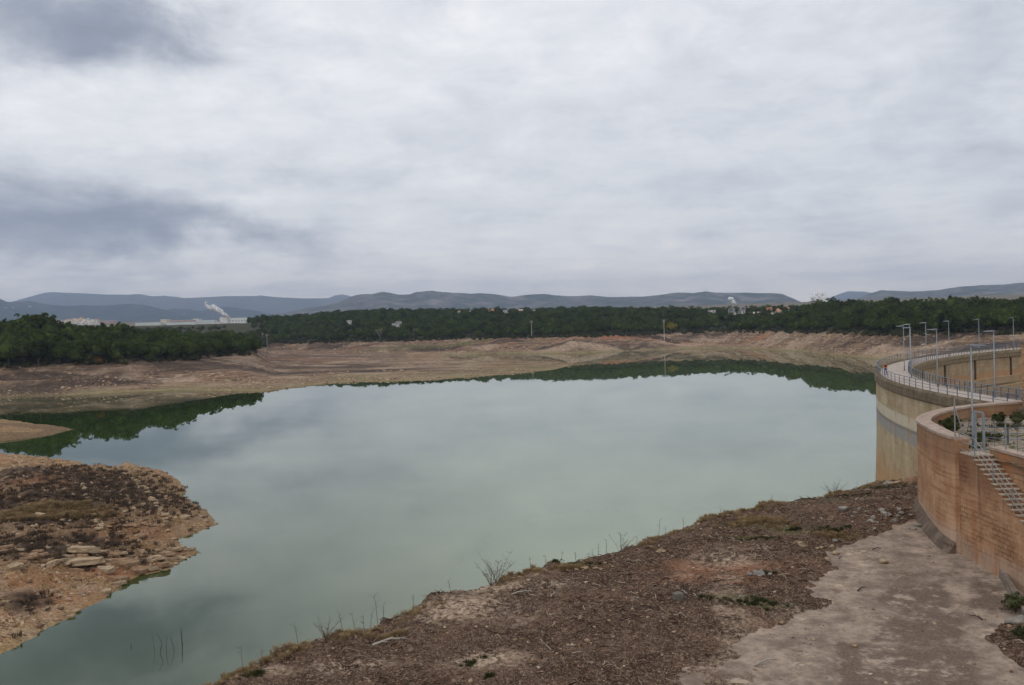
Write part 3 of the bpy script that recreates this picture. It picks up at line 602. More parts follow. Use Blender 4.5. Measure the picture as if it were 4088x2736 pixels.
top = P[:, 2] + np.array([PINES[k][2] for k in kind]) * sc; wid = np.array([PINES[k][3] for k in kind]) * sc
kc = keep_clear(P, top, wid); P, kind, sc, top, wid = P[kc], kind[kc], sc[kc], top[kc], wid[kc]
# keep what shows from about here: march outwards, remembering the highest line of sight met so far in each direction
order = np.argsort(P[:, 4]); nb = 4000; blo, bhi = -.75, .75; hor = np.full(nb, -9.0); vis = np.zeros(len(P))
for i in order:
    half = wid[i] / P[i, 4]; b0 = int((P[i, 3] - half - blo) / (bhi - blo) * nb); b1 = int((P[i, 3] + half - blo) / (bhi - blo) * nb) + 1
    b0 = max(b0, 0); b1 = min(b1, nb)
    if b1 <= b0: continue
    el = (top[i] - CAMH) / P[i, 4]; m_ = hor[b0:b1]; vis[i] = np.clip(el - m_, 0, 8 / P[i, 4]).mean() * 2 * half
    hor[b0:b1] = np.maximum(m_, el - .9 / P[i, 4])
inframe = (P[:, 3] > az_of(-60)) & (P[:, 3] < az_of(4150))
score = np.where(inframe, vis, 0); big = np.argsort(-score)[:300]; isbig = np.zeros(len(P), bool); isbig[big] = True
first = {}
for i in big:
    k = int(kind[i]); left = P[i, 3] < WL + .002 and P[i, 4] < 900
    lab = 'dark green pine crowded among others in the wood on the left shore' if left else 'dark green pine among many in the wood lining the far shore'
    grp = 'pines of the left shore wood' if left else 'pines of the far shore wood'
    if k not in first:
        t = thing('pine_tree', lab, 'tree', tuple(P[i, :3]), RNG.uniform(0, 6.28), grp)
        link('crown', PINES[k][0], None, t); link('trunk', PINES[k][1], None, t); t.scale = (sc[i],) * 3; first[k] = t
    else: dup(first[k], tuple(P[i, :3]), RNG.uniform(0, 6.28), lab, float(sc[i]), grp)
def instancer(name, pts, kinds, scl, protos, label, seed=0, cat=None):
    """ONE object of countless look-alikes: its points carry copies of the prototype meshes"""
    me = bpy.data.meshes.new(name); me.vertices.add(len(pts)); me.vertices.foreach_set('co', np.ascontiguousarray(pts, np.float32).ravel())
    ka = me.attributes.new('kind', 'INT', 'POINT'); ka.data.foreach_set('value', np.asarray(kinds, np.int32))
    fattr(me, 'size', scl); fattr(me, 'turn', np.random.default_rng(seed).uniform(0, 6.28, len(pts)))
    o = bpy.data.objects.new(name, me); C.objects.link(o)
    tree = bpy.data.node_groups.new(name, 'GeometryNodeTree'); tree.interface.new_socket('Geometry', in_out='INPUT', socket_type='NodeSocketGeometry'); tree.interface.new_socket('Geometry', in_out='OUTPUT', socket_type='NodeSocketGeometry')
    n = tree.nodes; l = tree.links; gi = n.new('NodeGroupInput'); go = n.new('NodeGroupOutput'); j = n.new('GeometryNodeJoinGeometry')
    def named(nm, typ):
        a = n.new('GeometryNodeInputNamedAttribute'); a.data_type = typ; a.inputs['Name'].default_value = nm; return a.outputs[0]
    comb = n.new('ShaderNodeCombineXYZ'); l.new(named('turn', 'FLOAT'), comb.inputs[2])
    for k, meshes in enumerate(protos):
        inst = n.new('GeometryNodeInstanceOnPoints'); l.new(gi.outputs[0], inst.inputs['Points'])
        cmp = n.new('FunctionNodeCompare'); cmp.data_type = 'INT'; cmp.operation = 'EQUAL'; l.new(named('kind', 'INT'), cmp.inputs[2]); cmp.inputs[3].default_value = k
        l.new(cmp.outputs[0], inst.inputs['Selection'])
        jj = n.new('GeometryNodeJoinGeometry')
        for mm in meshes:
            po = bpy.data.objects.get('stock_' + mm.name) or bpy.data.objects.new('stock_' + mm.name, mm)
            oi = n.new('GeometryNodeObjectInfo'); oi.inputs['Object'].default_value = po; l.new(oi.outputs['Geometry'], jj.inputs[0])
        l.new(jj.outputs[0], inst.inputs['Instance']); l.new(comb.outputs[0], inst.inputs['Rotation']); l.new(named('size', 'FLOAT'), inst.inputs['Scale'])
        l.new(inst.outputs[0], j.inputs[0])
    l.new(j.outputs[0], go.inputs[0]); md = o.modifiers.new('copies', 'NODES'); md.node_group = tree
    tag(o, label, cat, None, 'stuff'); return o
rest = ~isbig
instancer('pine_forest', P[rest][:, :3], kind[rest], sc[rest], [[a, b] for a, b, _, _ in PINES], 'mass of dark green pines covering the low hills behind the shore', 1, 'forest')
print('pines', len(P), 'individual', isbig.sum())
# undergrowth along the edge of the woods and on the slopes behind
n = 9000; a = RNG.uniform(az_of(-250), az_of(4500), n); onA = a < WL
r = np.where(onA, np.interp(a, *A0) + RNG.uniform(35, 330, n), np.interp(a, *B0) + 45 + RNG.uniform(0, 1, n) ** 2 * 260)
x = r * np.sin(a); y = r * np.cos(a); z, zone, d = terrain(x, y, True)
k = (zone == 0) & (z > 12.6 + d['n2'] * 1.2) & (z < 30); Q = np.stack([x, y, z], 1)[k]
instancer('undergrowth', Q, RNG.integers(0, 3, len(Q)), RNG.uniform(.5, 1.5, len(Q)), [[s_] for s_ in SHRUBS], 'low olive scrub along the foot of the pine woods', 2, 'undergrowth')
n = 14000; a = RNG.uniform(az_of(-250), az_of(1075), n); r = RNG.uniform(820, 3300, n); x = r * np.sin(a); y = r * np.cos(a); z, zone, d = terrain(x, y, True); s_ = RNG.uniform(1.2, 3.4, n)
k = (zone == 0) & (fbm(x, y, 120, 4, 141) > -.12) & ((z + s_ * 2 - CAMH) / r < math.tan(azel(700, 1304)[1])) & (z > 6) & ((d['zA'] < 5) | (d['zB'] > d['zA']) | (r > 1300)); Q = np.stack([x, y, z], 1)[k]
instancer('undergrowth', Q, RNG.integers(0, 3, len(Q)), s_[k], [[q_] for q_ in SHRUBS], 'dark scrub dotting the plain before the factories', 12)
def standing_tree(name, label, px, D, crown, trunk, s=1.0, cat='tree', group=None):
    x, y, _ = at(px, 1350, D=D); t = thing(name, label, cat, (x, y, gz(x, y) - .1), .7, group); t.scale = (s,) * 3
    if crown: link('crown', crown, None, t)
    if trunk: link('trunk', trunk, None, t)
    return t
standing_tree('leafy_tree', 'yellow green leafy tree at the foot of the far wood', 2683, 995, crown_mesh('yellow_crown', 201, 4.2, 3.6, 5.0, 34, 22, .45, M_GOLD), trunk_mesh('yellow_trunk', 202, 5, .2, M_BARK), 1.2)
standing_tree('leafy_tree', 'olive yellow tree standing by the pole above the far shore', 2040, 1040, crown_mesh('olive_crown', 203, 4.0, 3.4, 4.6, 30, 20, .45, foliage_material('olive_leaves', (.05, .06, .015), (.12, .12, .035))), trunk_mesh('olive_trunk', 204, 5, .2, M_BARK), 1.0)
standing_tree('shrub', 'rust coloured round bush in front of the left shore wood', 393, 566, crown_mesh('rust_crown', 205, 3.4, 2.6, 2.2, 26, 22, .4, M_RUST, .2), trunk_mesh('rust_trunk', 206, 2.0, .15, M_BARK), 1.0, 'bush')
def bare_tree(name, seed, H, depth=5, r0=.22):
    g = random.Random(seed); mb = MB()
    def grow(p, d, L, r, lv):
        q = p + d * L; mid = p + d * L * .5 + Vector((g.uniform(-.06, .06), g.uniform(-.06, .06), 0)) * L
        mb.tube([p, mid, q], [r, r * .8, r * .62], 5 if lv > 2 else 3, cap=False)
        if lv == 0: return
        for _ in range(g.choice((2, 3, 3))):
            e = (d + Vector((g.uniform(-.75, .75), g.uniform(-.75, .75), g.uniform(-.1, .5)))).normalized(); grow(q, e, L * g.uniform(.62, .85), r * .6, lv - 1)
    grow(Vector((0, 0, -.3)), Vector((0, 0, 1)), H * .26, r0, depth)
    me = bpy.data.meshes.new(name); me.from_pydata(mb.v, [], mb.f); me.update(); me.materials.append(M_DEADWOOD); return me
x, y, _ = at(1518, 1370, D=1075)
tag(link('bare_tree', bare_tree('bare_tree', 5, 19), None, None, loc=(x, y, gz(x, y))), 'pale leafless tree with spreading branches before the far wood', 'tree')
for (px, D, s, lab) in [(1345, 1085, 4.5, 'small grey bare sapling left of the big leafless tree')]:
    x, y, _ = at(px, 1370, D=D); tag(link('bare_tree', bare_tree('bare_sapling', 9, s + 3, 4, .1), None, None, loc=(x, y, gz(x, y))), lab, 'tree')

# ------------------------------------------------------------------ dam
def wall_material(name, base_lo, base_hi, streak, sc=.5, bricks=0.0, bands=None, rust=None, course=.35, runs=.3, layers=.5):
    """weathered masonry or concrete on a wall whose UV is in metres (u along, v = height above the water)"""
    m, nt, out = material(name); uv = uvc(nt)
    s_ = nt.node('ShaderNodeSeparateXYZ', {0: uv}).outputs
    n = nt.noise(uv, sc, 8, .65); n2 = nt.noise(uv, sc * 9, 7, .7)
    st = nt.noise(nt.scale(uv, (1.6, .09, 1)), 1.3, 7, .7); lay = nt.noise(nt.scale(uv, (.06, 2.2, 1)), 1.6, 6, .7)
    c = nt.mix(nt.ramp(n, .3, .7), base_lo, base_hi)
    c = nt.mix(nt.math('MULTIPLY', nt.ramp(lay, .48, .66), layers), c, tuple(x * .72 for x in base_lo))
    c = nt.mix(nt.math('MULTIPLY', nt.ramp(n2, .52, .7), .35), c, tuple(min(1, x * 1.25) for x in base_hi))
    if bands:
        jv = nt.math('ADD', s_[1], nt.math('MULTIPLY', nt.math('SUBTRACT', st, .5), .5))
        for lo, hi, col, amt, soft in bands:
            g = nt.math('MULTIPLY', nt.ramp(jv, lo - soft, lo + soft), nt.ramp(jv, hi + soft, hi - soft))
            c = nt.mix(nt.math('MULTIPLY', g, amt), c, nt.mix(nt.ramp(n2, .3, .7), col, tuple(x * .8 for x in col)))
    c = nt.mix(nt.math('MULTIPLY', nt.math('MULTIPLY', nt.ramp(st, .52, .70), nt.ramp(nt.noise(uv, .22, 5, .65), .36, .62)), .85), c, streak); st2 = nt.noise(nt.scale(uv, (.75, .045, 1)), 1.0, 6, .6); c = nt.mix(nt.math('MULTIPLY', nt.math('MULTIPLY', nt.ramp(st2, .54, .72), nt.ramp(nt.noise(uv, .28, 4, .6), .42, .6)), runs), c, streak)
    c = nt.mix(nt.math('MULTIPLY', nt.ramp(st, .42, .30), .35), c, tuple(min(1, x * 1.3) for x in base_hi))
    if rust: c = nt.mix(nt.math('MULTIPLY', nt.ramp(nt.noise(nt.scale(uv, (1, .35, 1)), .45, 6, .7), .52, .68), .7), c, rust)
    h = nt.math('ADD', n, nt.math('MULTIPLY', n2, .4))
    if bricks:
        bk = nt.node('ShaderNodeTexBrick', {'Vector': uv, 'Scale': 1.0, 'Mortar Size': .028, 'Brick Width': course * 2.1, 'Row Height': course, 'Mortar Smooth': .4, 'Color1': (1, 1, 1), 'Color2': (.72, .72, .72), 'Mortar': (.08, .08, .08)})
        mk = nt.math('MULTIPLY', nt.ramp(nt.noise(uv, .35, 5, .65), .46, .62), bricks)
        c = nt.mix(mk, c, nt.mix(1.0, c, bk.outputs[0], 'MULTIPLY')); h = nt.math('ADD', h, nt.math('MULTIPLY', bk.outputs[1], -.5))
    bsdf(nt, out, c, .95, h, .6, .06, spec=.1); return m
def sweep(name, path, prof, m, parent=None, closed_prof=True, caps=True, us=None):
    """profile (offset to the right of the path, z) carried along a plan path, UV in metres; prof may be a function of the distance along"""
    path = [Vector((p[0], p[1], 0)) for p in path]; n = len(path); L = [0.0]
    for i in range(1, n): L.append(L[-1] + (path[i] - path[i - 1]).length)
    me = bpy.data.meshes.new(name); bm = bmesh.new(); uvl = bm.loops.layers.uv.new('UVMap'); rows = []; info = {}
    for i, p in enumerate(path):
        t = (path[min(i + 1, n - 1)] - path[max(i - 1, 0)]).normalized(); rt = Vector((t.y, -t.x, 0))
        pr = prof(L[i]) if callable(prof) else prof; row = []
        for k, (o, z) in enumerate(pr):
            q = p + rt * o; v = bm.verts.new((q.x, q.y, z)); row.append(v); info[v] = (L[i], z, o)
        rows.append(row)
    k = len(rows[0])
    for i in range(n - 1):
        for j in range(k if closed_prof else k - 1):
            j2 = (j + 1) % k; f = bm.faces.new((rows[i][j], rows[i][j2], rows[i + 1][j2], rows[i + 1][j]))
            flat = abs(info[rows[i][j]][1] - info[rows[i][j2]][1]) < .6 * abs(info[rows[i][j]][2] - info[rows[i][j2]][2])
            for lp in f.loops: a = info[lp.vert]; lp[uvl].uv = (a[0], a[2] + a[1]) if flat else (a[0], a[1])
    if caps and closed_prof:
        for row in (rows[0], rows[-1][::-1]):
            f = bm.faces.new(row)
            for lp in f.loops: a = info[lp.vert]; lp[uvl].uv = (a[2], a[1])
    bmesh.ops.recalc_face_normals(bm, faces=bm.faces); bm.to_mesh(me); bm.free()
    return link(name, me, m, parent)
A_NEAR, A_END = 184.5, 106.0        # degrees round the dam's centre
def arc(R, a0=A_NEAR, a1=A_END, step=.5):
    k = int(abs(a1 - a0) / step) + 1
    return [(DC[0] + R * math.cos(math.radians(a)), DC[1] + R * math.sin(math.radians(a))) for a in np.linspace(a0, a1, k)]
M_DAM = wall_material('dam_face', (.29, .22, .135), (.445, .36, .245), (.19, .10, .055), .35,
                      bands=[(15.9, 17.35, (.56, .505, .40), .8, .2), (14.3, 15.9, (.285, .28, .275), .85, .12), (15.6, 16.0, (.13, .12, .11), .5, .12), (-4, 9.8, (.44, .24, .115), .75, 2.2), (11, 13.2, (.40, .33, .19), .3, .6)], rust=(.33, .17, .08))
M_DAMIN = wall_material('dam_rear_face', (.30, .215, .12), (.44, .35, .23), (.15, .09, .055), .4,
                        bands=[(19.2, 19.9, (.09, .065, .045), .9, .12), (15.5, 16.6, (.46, .25, .13), .65, .2), (8, 15.4, (.33, .22, .13), .5, .3)], rust=(.40, .22, .11))  # dark top band: stain plus painted shade for the gaps between corbels
M_COPE = wall_material('weathered_coping', (.105, .078, .052), (.20, .155, .11), (.055, .042, .032), .8)
M_COPE2 = wall_material('rear_coping', (.20, .155, .095), (.33, .27, .18), (.08, .06, .042), .8)
M_DECK = wall_material('walkway_concrete', (.33, .275, .24), (.44, .375, .33), (.26, .21, .178), .5)
dam = thing('dam', 'curved concrete dam with a pale walkway and blue railings on its crest', 'dam', (0, 0, 0))
outer = arc(RO)     # right of the direction of travel is outwards when going from 184 to 106 degrees? checked: path runs clockwise, right points to the centre
sweep('upstream_face', arc(RO), [(0.12, 19.8), (0.0, 19.75), (-.06, 12), (-.3, 6), (-1.0, -3), (3.0, -3), (3.0, 19.8)], M_DAM, dam)
sweep('coping', arc(RO), [(-.22, 20.78), (-.22, 19.85), (-.10, 19.72), (.6, 19.72), (.6, 20.74), (.42, 20.98), (-.05, 21.0)], M_COPE, dam)
sweep('deck', arc(RO - .6), [(0, 20.74), (0, 20.3), (3.95, 20.3), (3.95, 20.75)], M_DECK, dam)
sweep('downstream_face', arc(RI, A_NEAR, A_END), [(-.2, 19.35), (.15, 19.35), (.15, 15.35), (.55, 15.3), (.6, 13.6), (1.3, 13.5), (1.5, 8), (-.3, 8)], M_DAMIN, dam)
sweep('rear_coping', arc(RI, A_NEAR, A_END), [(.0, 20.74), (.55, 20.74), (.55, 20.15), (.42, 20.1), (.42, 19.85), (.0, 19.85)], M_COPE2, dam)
def ring_boxes(name, angs, r0, r1, w, z0, z1, m, parent, limit=100):
    for k, a in enumerate(angs):
        ra = math.radians(a); M = Matrix.Translation((DC[0], DC[1], 0)) @ Matrix.Rotation(ra, 4, 'Z')
        mb = MB(); mb.box(r0, r1, -w / 2, w / 2, z0, z1, M); o = mb.build(name, m, parent)
angs = np.arange(165.5, 122, -.44)
ring_boxes('corbel', angs[:98], RI - .56, RI - .1, .58, 19.36, 19.848, M_COPE2, dam)
M_DARKJ = simple_mat('dark_joint', (.075, .058, .045))
ring_boxes('pilaster', [134.6, 127.9, 121.5, 115.5, 141.5, 148.5], RI - .38, RI - .1, .55, 15.36, 19.36, M_DARKJ, dam)
ring_boxes('ledge', [131], RI - 1.0, RI - .62, 30, 13.9, 14.1, M_COPE2, dam)

# ------------------------------------------------------------------ railings
M_RAIL = simple_mat('galvanised_blue_rail', (.115, .15, .20), .5, .15, 2, .35, .5)
M_POSTR = simple_mat('dark_blue_post', (.05, .075, .115), .55, .15, 2, .2, .4)
def railing(name, label, R, a0, a1, spacing, levels, zb):
    t = thing(name, label, 'railing', (0, 0, 0)); n = int(round(math.radians(abs(a1 - a0)) * R / spacing)); AA = np.linspace(a0, a1, n + 1)
    first = None
    for a in AA[:100]:
        ra = math.radians(a); p = (DC[0] + R * math.cos(ra), DC[1] + R * math.sin(ra), zb)
        if first is None:
            mb = MB(); mb.box(-.025, .025, -.05, .05, 0, 1.06); mb.box(-.07, .07, -.07, .07, 0, .02); first = mb.build('post', M_POSTR, t, loc=p); first.rotation_euler = (0, 0, ra)
        else:
            c = first.copy(); C.objects.link(c); c.parent = t; c.location = p; c.rotation_euler = (0, 0, ra)
    for k, (h, r) in enumerate(levels):
        mb = MB(); pts = [(DC[0] + R * math.cos(math.radians(a)), DC[1] + R * math.sin(math.radians(a)), zb + h) for a in np.arange(a0, a1 - .01, -.5)]
        mb.tube(pts, r, 5); mb.build('rail', M_RAIL, t, smooth=True)
    return t
railing('guard_railing', 'blue metal railing of three rails along the water side of the dam crest', RO - .12, 184.0, 107, 2.55, [(1.08, .045), (.70, .028), (.36, .028)], 20.98)
railing('guard_railing', 'blue metal railing of four rails along the inner side of the dam walkway', RI - .1, 182.5, 128, 1.6, [(1.08, .045), (.80, .026), (.52, .026), (.24, .026)], 20.75)
railing('guard_railing', 'end of the inner blue railing at the far side of the dam', RI - .1, 127.4, 108, 1.6, [(1.08, .045), (.80, .026), (.52, .026), (.24, .026)], 20.75)

# ------------------------------------------------------------------ street lamps
M_LAMP = simple_mat('galvanised_pole', (.20, .225, .245), .5, .12, 2, .3, .5)
M_HEAD = simple_mat('lamp_housing', (.16, .18, .20), .45, .1, 3, .3, .5)
M_LENS = simple_mat('lamp_glass', (.5, .52, .52), .2, .05, 3, 0, .5)
def make_lamp(label, loc, rz, H=6.85):
    t = thing('street_lamp', label, 'street lamp', loc, rz, 'street lamps along the dam')
    mb = MB(); mb.tube([(0, 0, 0), (0, 0, 1.0), (0, 0, H - .15)], [.075, .066, .045], 10, cap=True); mb.build('pole', M_LAMP, t, True)
    mb = MB(); mb.box(-.2, .2, -.2, .2, 0, .03); [mb.tube([(sx * .15, sy * .15, .03), (sx * .15, sy * .15, .07)], .02, 6) for sx in (-1, 1) for sy in (-1, 1)]; mb.build('base_plate', M_LAMP, t)
    bm = bmesh.new()          # flat tapering head reaching out over the walkway (+x)
    sec = [(-.12, .08, .10), (.12, .12, .13), (.55, .15, .10), (1.05, .12, .045)]; rows = []
    for x, w, h in sec: rows.append([bm.verts.new((x, -w, H - .1)), bm.verts.new((x, w, H - .1)), bm.verts.new((x, w * .7, H - .1 + h)), bm.verts.new((x, -w * .7, H - .1 + h))])
    for a, b in zip(rows, rows[1:]):
        for j in range(4): bm.faces.new((a[j], a[(j + 1) % 4], b[(j + 1) % 4], b[j]))
    bm.faces.new(rows[0][::-1]); bm.faces.new(rows[-1]); bmesh.ops.recalc_face_normals(bm, faces=bm.faces)
    me = bpy.data.meshes.new('lamp_head'); bm.to_mesh(me); bm.free(); hd = link('lamp_head', me, M_HEAD, t)
    mb = MB(); mb.box(.25, .95, -.09, .09, H - .118, H - .103); mb.build('lamp_glass', M_LENS, hd)
    return t
LA = [(178.1, 'grey lamp post behind the lower railings, second nearest lamp on the dam'), (171.3, 'tall grey lamp post at the inner railing, third nearest lamp on the dam'),
      (164.7, 'grey lamp post on the inner bend, in front of another lamp post'), (158.3, 'grey lamp post right of the walking person on the dam bend'),
      (152.0, 'grey lamp post half hidden behind the lamp on the inner bend'), (145.6, 'grey lamp post just beyond the dam bend, first along the far stretch'),
      (139.4, 'small grey lamp post, second along the far stretch of dam'), (133.0, 'small grey lamp post, third along the far stretch of dam'),
      (126.8, 'small grey lamp post, fourth along the far stretch of dam'), (120.4, 'farthest lamp post, at the right edge of the photo')]
lamp0 = None
for a, lab in LA:
    ra = math.radians(a); R = RI + .45; p = (DC[0] + R * math.cos(ra), DC[1] + R * math.sin(ra), 20.76)
    if lamp0 is None: lamp0 = make_lamp(lab, p, ra)
    else: dup(lamp0, p, ra, lab)
dup(lamp0, (31.75, 68.9, 20.2), math.radians(0) + .1, 'nearest lamp post, rising behind the gate frame above the masonry wall', (1, 1, 1.06))

# ------------------------------------------------------------------ masonry wing wall, terrace, stairs
WALL = [(30.6, 57.0), (30.0, 60.0), (29.5, 63.5), (29.3, 66.2), (29.25, 67.5), (29.5, 69.6), (30.0, 72.2), (30.55, 74.6), (31.05, 76.6), (31.75, 78.4), (33.2, 81.0), (35.2, 83.7), (38.4, 86.9), (42.3, 89.2), (46.6, 90.6)]
def smooth_path(P, n):
    P = [np.array(p, float) for p in P]; P = [2 * P[0] - P[1]] + P + [2 * P[-1] - P[-2]]; out = []
    for i in range(1, len(P) - 2):
        for t in np.linspace(0, 1, n, endpoint=False):
            a, b, c, d = P[i - 1:i + 3]; out.append(tuple(.5 * ((2 * b) + (c - a) * t + (2 * a - 5 * b + 4 * c - d) * t ** 2 + (3 * b - a - 3 * c + d) * t ** 3)))
    out.append(tuple(P[-2])); return out
WP = smooth_path(WALL[3:], 6)
M_MASON = wall_material('ochre_masonry', (.32, .165, .088), (.47, .30, .18), (.15, .088, .06), .5, 0.22, bands=[(19.6, 21.5, (.20, .115, .07), .55, .6), (10, 15.2, (.50, .39, .32), .6, .5)], rust=(.33, .145, .065), runs=.55, layers=.85)
M_MASON2 = wall_material('ochre_block_masonry', (.30, .155, .085), (.43, .265, .155), (.10, .058, .042), .6, .75, bands=[(10, 14.6, (.42, .33, .26), .5, .5), (18.3, 21.2, (.17, .085, .052), .65, 1.0)], rust=(.32, .14, .065), course=.30, runs=.95, layers=.7)
M_CAP = wall_material('pinkish_coping', (.27, .20, .155), (.42, .33, .27), (.15, .11, .082), 1.2)
M_FOOT = wall_material('dark_footing', (.085, .064, .05), (.17, .13, .10), (.05, .038, .032), 1.0)
wing = thing('masonry_wall', 'curved ochre masonry wing wall with a flat pinkish coping', 'wall')
sweep('wall_face', WP, [(0, 21.25), (-.02, 18), (-.10, 11), (1.0, 11), (.95, 21.25)], M_MASON, wing)
sweep('coping', WP, [(-.06, 21.25), (1.02, 21.25), (1.02, 21.42), (-.06, 21.42)], M_CAP, wing)
sweep('footing', WP[:int(len(WP) * .72)], lambda L: [(-.06, zbank(66 + L) + .75), (-.75, zbank(66 + L) - .1), (-.75, 11), (-.0, 11)], M_FOOT, wing)
# terrace behind the wall
def terrace():
    m, nt, out = material('terrace_rubble'); p = geo_pos(nt); n = nt.noise(p, .8, 8, .7); f = nt.noise(p, 6, 6, .7)
    c = nt.mix(nt.ramp(f, .35, .7), (.15, .115, .085), (.42, .34, .28)); c = nt.mix(nt.ramp(n, .5, .62), c, nt.mix(nt.ramp(f, .4, .6), (.035, .05, .015), (.085, .10, .035)))
    bsdf(nt, out, c, 1, nt.math('ADD', f, n), 1, .12, spec=.1)
    xs = np.arange(30.0, 62, .35); ys = np.arange(44, 92, .35); X, Y = np.meshgrid(xs, ys)
    Z = 20.25 + fbm(X, Y, 3, 4, 61) * .25 + fbm(X, Y, .7, 3, 62) * .12
    inside = [(30.9, 57), (30.9, 64.6), (30.0, 66), (29.8, 67.5), (30.3, 71), (31.3, 75.5), (32.6, 78.6), (35.8, 83), (38.9, 86.2), (42.6, 88.5), (46.8, 89.9), (62, 92), (62, 44), (36, 44)]
    sd = poly_sd(inside, X, Y); n_ = len(xs); v0 = (np.arange(len(ys) - 1)[:, None] * n_ + np.arange(n_ - 1)[None, :]).ravel()
    F = np.stack([v0, v0 + 1, v0 + n_ + 1, v0 + n_], 1); F = F[(sd.ravel()[F] > -.35).all(1)]
    me = np_mesh('terrace_ground', np.stack([X, Y, Z], -1).reshape(-1, 3), F, m); me.shade_smooth(); o = bpy.data.objects.new('terrace_ground', me); C.objects.link(o); tag(o, kind='structure')
terrace()
# rear wall beside the stairs and the stairs themselves (they run down towards the viewer along the wall)
rear = thing('masonry_wall', 'ochre masonry wall with a pale coping standing behind the stairs', 'wall')
RW = [(30.95, 44.0), (30.95, 52), (30.9, 58), (30.9, 64.7)]
sweep('wall_face', RW, [(0, 20.75), (-.03, 11), (.7, 11), (.7, 20.75)], M_MASON, rear); sweep('coping', RW, [(-.05, 20.75), (.75, 20.75), (.75, 20.92), (-.05, 20.92)], M_CAP, rear)
stair = thing('staircase', 'masonry staircase running down along the ochre wall with pale worn treads', 'stairs')
M_TREAD = simple_mat('worn_tread', (.36, .29, .22), .95, .3, 2.5)
SX0, SX1, SY0, RISE, RUN, NST = 29.55, 30.88, 64.15, .232, .476, 26
mb = MB(); mb.box(SX0, SX1 - .01, SY0, 66.35, 11, 20.38)
for k in range(NST): mb.box(SX0, SX1 - .01, SY0 - (k + 1) * RUN, SY0 - k * RUN - .0005 * 0, 11, 20.38 - (k + 1) * RISE)
body = mb.build('stair_body', M_MASON2, stair)
me = body.data; uvl = me.uv_layers.new(name='UVMap')
for pol in me.polygons:
    for li in pol.loop_indices:
        v = me.vertices[me.loops[li].vertex_index].co; uvl.data[li].uv = (v.y, v.z) if abs(pol.normal.x) > .5 else ((v.x, v.z) if abs(pol.normal.y) > .5 else (v.x, v.y))
for k in range(-1, NST):
    mb = MB(); z = 20.38 - (k + 1) * RISE
    if k < 0: mb.box(SX0 - .05, SX1 - .02, SY0 - .05, 65.9, z + .003, z + .09)
    else: mb.box(SX0 - .05, SX1 - .02, SY0 - (k + 1) * RUN - .04, SY0 - k * RUN - .052, z + .003, z + .07)
    mb.build('tread', M_TREAD, stair)
# handrail of the stairs
M_GALV = simple_mat('galvanised_tube', (.22, .225, .225), .5, .15, 3, .3, .5)
hr = thing('handrail', 'galvanised handrail of three bars on the open side of the stairs', 'handrail')
posts = [SY0 - .1 - RUN * 5 * k for k in range(6)]
zt = lambda y: 20.42 + (y - SY0) * RISE / RUN
for y in posts:
    mb = MB(); mb.tube([(SX0 + .06, y, zt(y) - .35), (SX0 + .06, y, zt(y) + 1.2)], .035, 6); mb.box(SX0 - .02, SX0 + .14, y - .08, y + .08, zt(y) - .37, zt(y) - .34); mb.build('post', M_GALV, hr)
for h in (1.17, .72, .30):
    mb = MB(); mb.tube([(SX0 + .06, posts[0], zt(posts[0]) + h), (SX0 + .06, posts[-1], zt(posts[-1]) + h)], .028, 6); mb.build('bar', M_GALV, hr)
lr = thing('handrail', 'bent galvanised railing round the top landing of the stairs', 'handrail')
yL = 66.3
mb = MB(); mb.tube([(SX0 + .1, yL, 20.2), (SX0 + .1, yL, 21.75)], .035, 6); mb.build('post', M_GALV, lr)
for h in (1.3, .75, .2):
    mb = MB(); mb.tube([(SX0 + .1, yL, 20.42 + h), (SX0 + .06, posts[0], zt(posts[0]) + h * .9)], .026, 6); mb.build('bar', M_GALV, lr)
for h in (1.45, .9, .35):
    mb = MB(); mb.tube([(SX0 + .1, yL, 20.42 + h), (SX0 + 1.0, yL + .5, 20.42 + h + .28)], .024, 6); mb.build('bar', M_GALV, lr)
# gate frame and fence on top of the wall
M_IRON = simple_mat('dark_iron', (.10, .10, .10), .7, .2, 4, .2)
gate = thing('gate_frame', 'grey steel gate frame of two uprights and a top bar at the stair head', 'gate')
for px, D, nm in ((3893, 67.2, 'upright'), (3926, 66.0, 'upright')):
    x, y, _ = at(px, 1700, D=D); mb = MB(); mb.box(x - .07, x + .07, y - .07, y + .07, 20.25, 22.95); mb.build(nm, M_LAMP, gate)
xa, ya, _ = at(3893, 1700, D=67.2); xb, yb, _ = at(3926, 1700, D=66.0)
mb = MB(); mb.tube([(xa, ya, 22.98), (xb, yb, 22.98)], .06, 4, sq=True); mb.build('top_bar', M_LAMP, gate)
mb = MB(); mb.tube([(xa, ya, 21.9), (xb, yb, 21.75)], .025, 4); mb.build('brace', M_LAMP, gate)
fp = thing('fence_post', 'thin steel fence post with a slanting brace on the end of the coping', 'fence post')
x0, y0, _ = at(3812, 1700, D=66.4)
mb = MB(); mb.tube([(x0, y0, 21.42), (x0, y0, 23.95)], .05, 6); mb.build('post', M_GALV, fp)
x1, y1, _ = at(3838, 1700, D=66.2); mb = MB(); mb.tube([(x0, y0, 23.45), (x1, y1, 22.05)], .035, 6); mb.build('brace', M_GALV, fp)
x2, y2, _ = at(3880, 1650, D=66.6); x3, y3, _ = at(3845, 1750, D=66.6); mb = MB(); mb.tube([(x2, y2, 23.1), (x3, y3, 20.6)], .03, 5); mb.build('strut', M_IRON, fp)
fence = thing('wire_fence', 'wire fence on dark posts along the top of the wall behind the stairs', 'fence')
FP = [(xb + .05, yb - .1)]
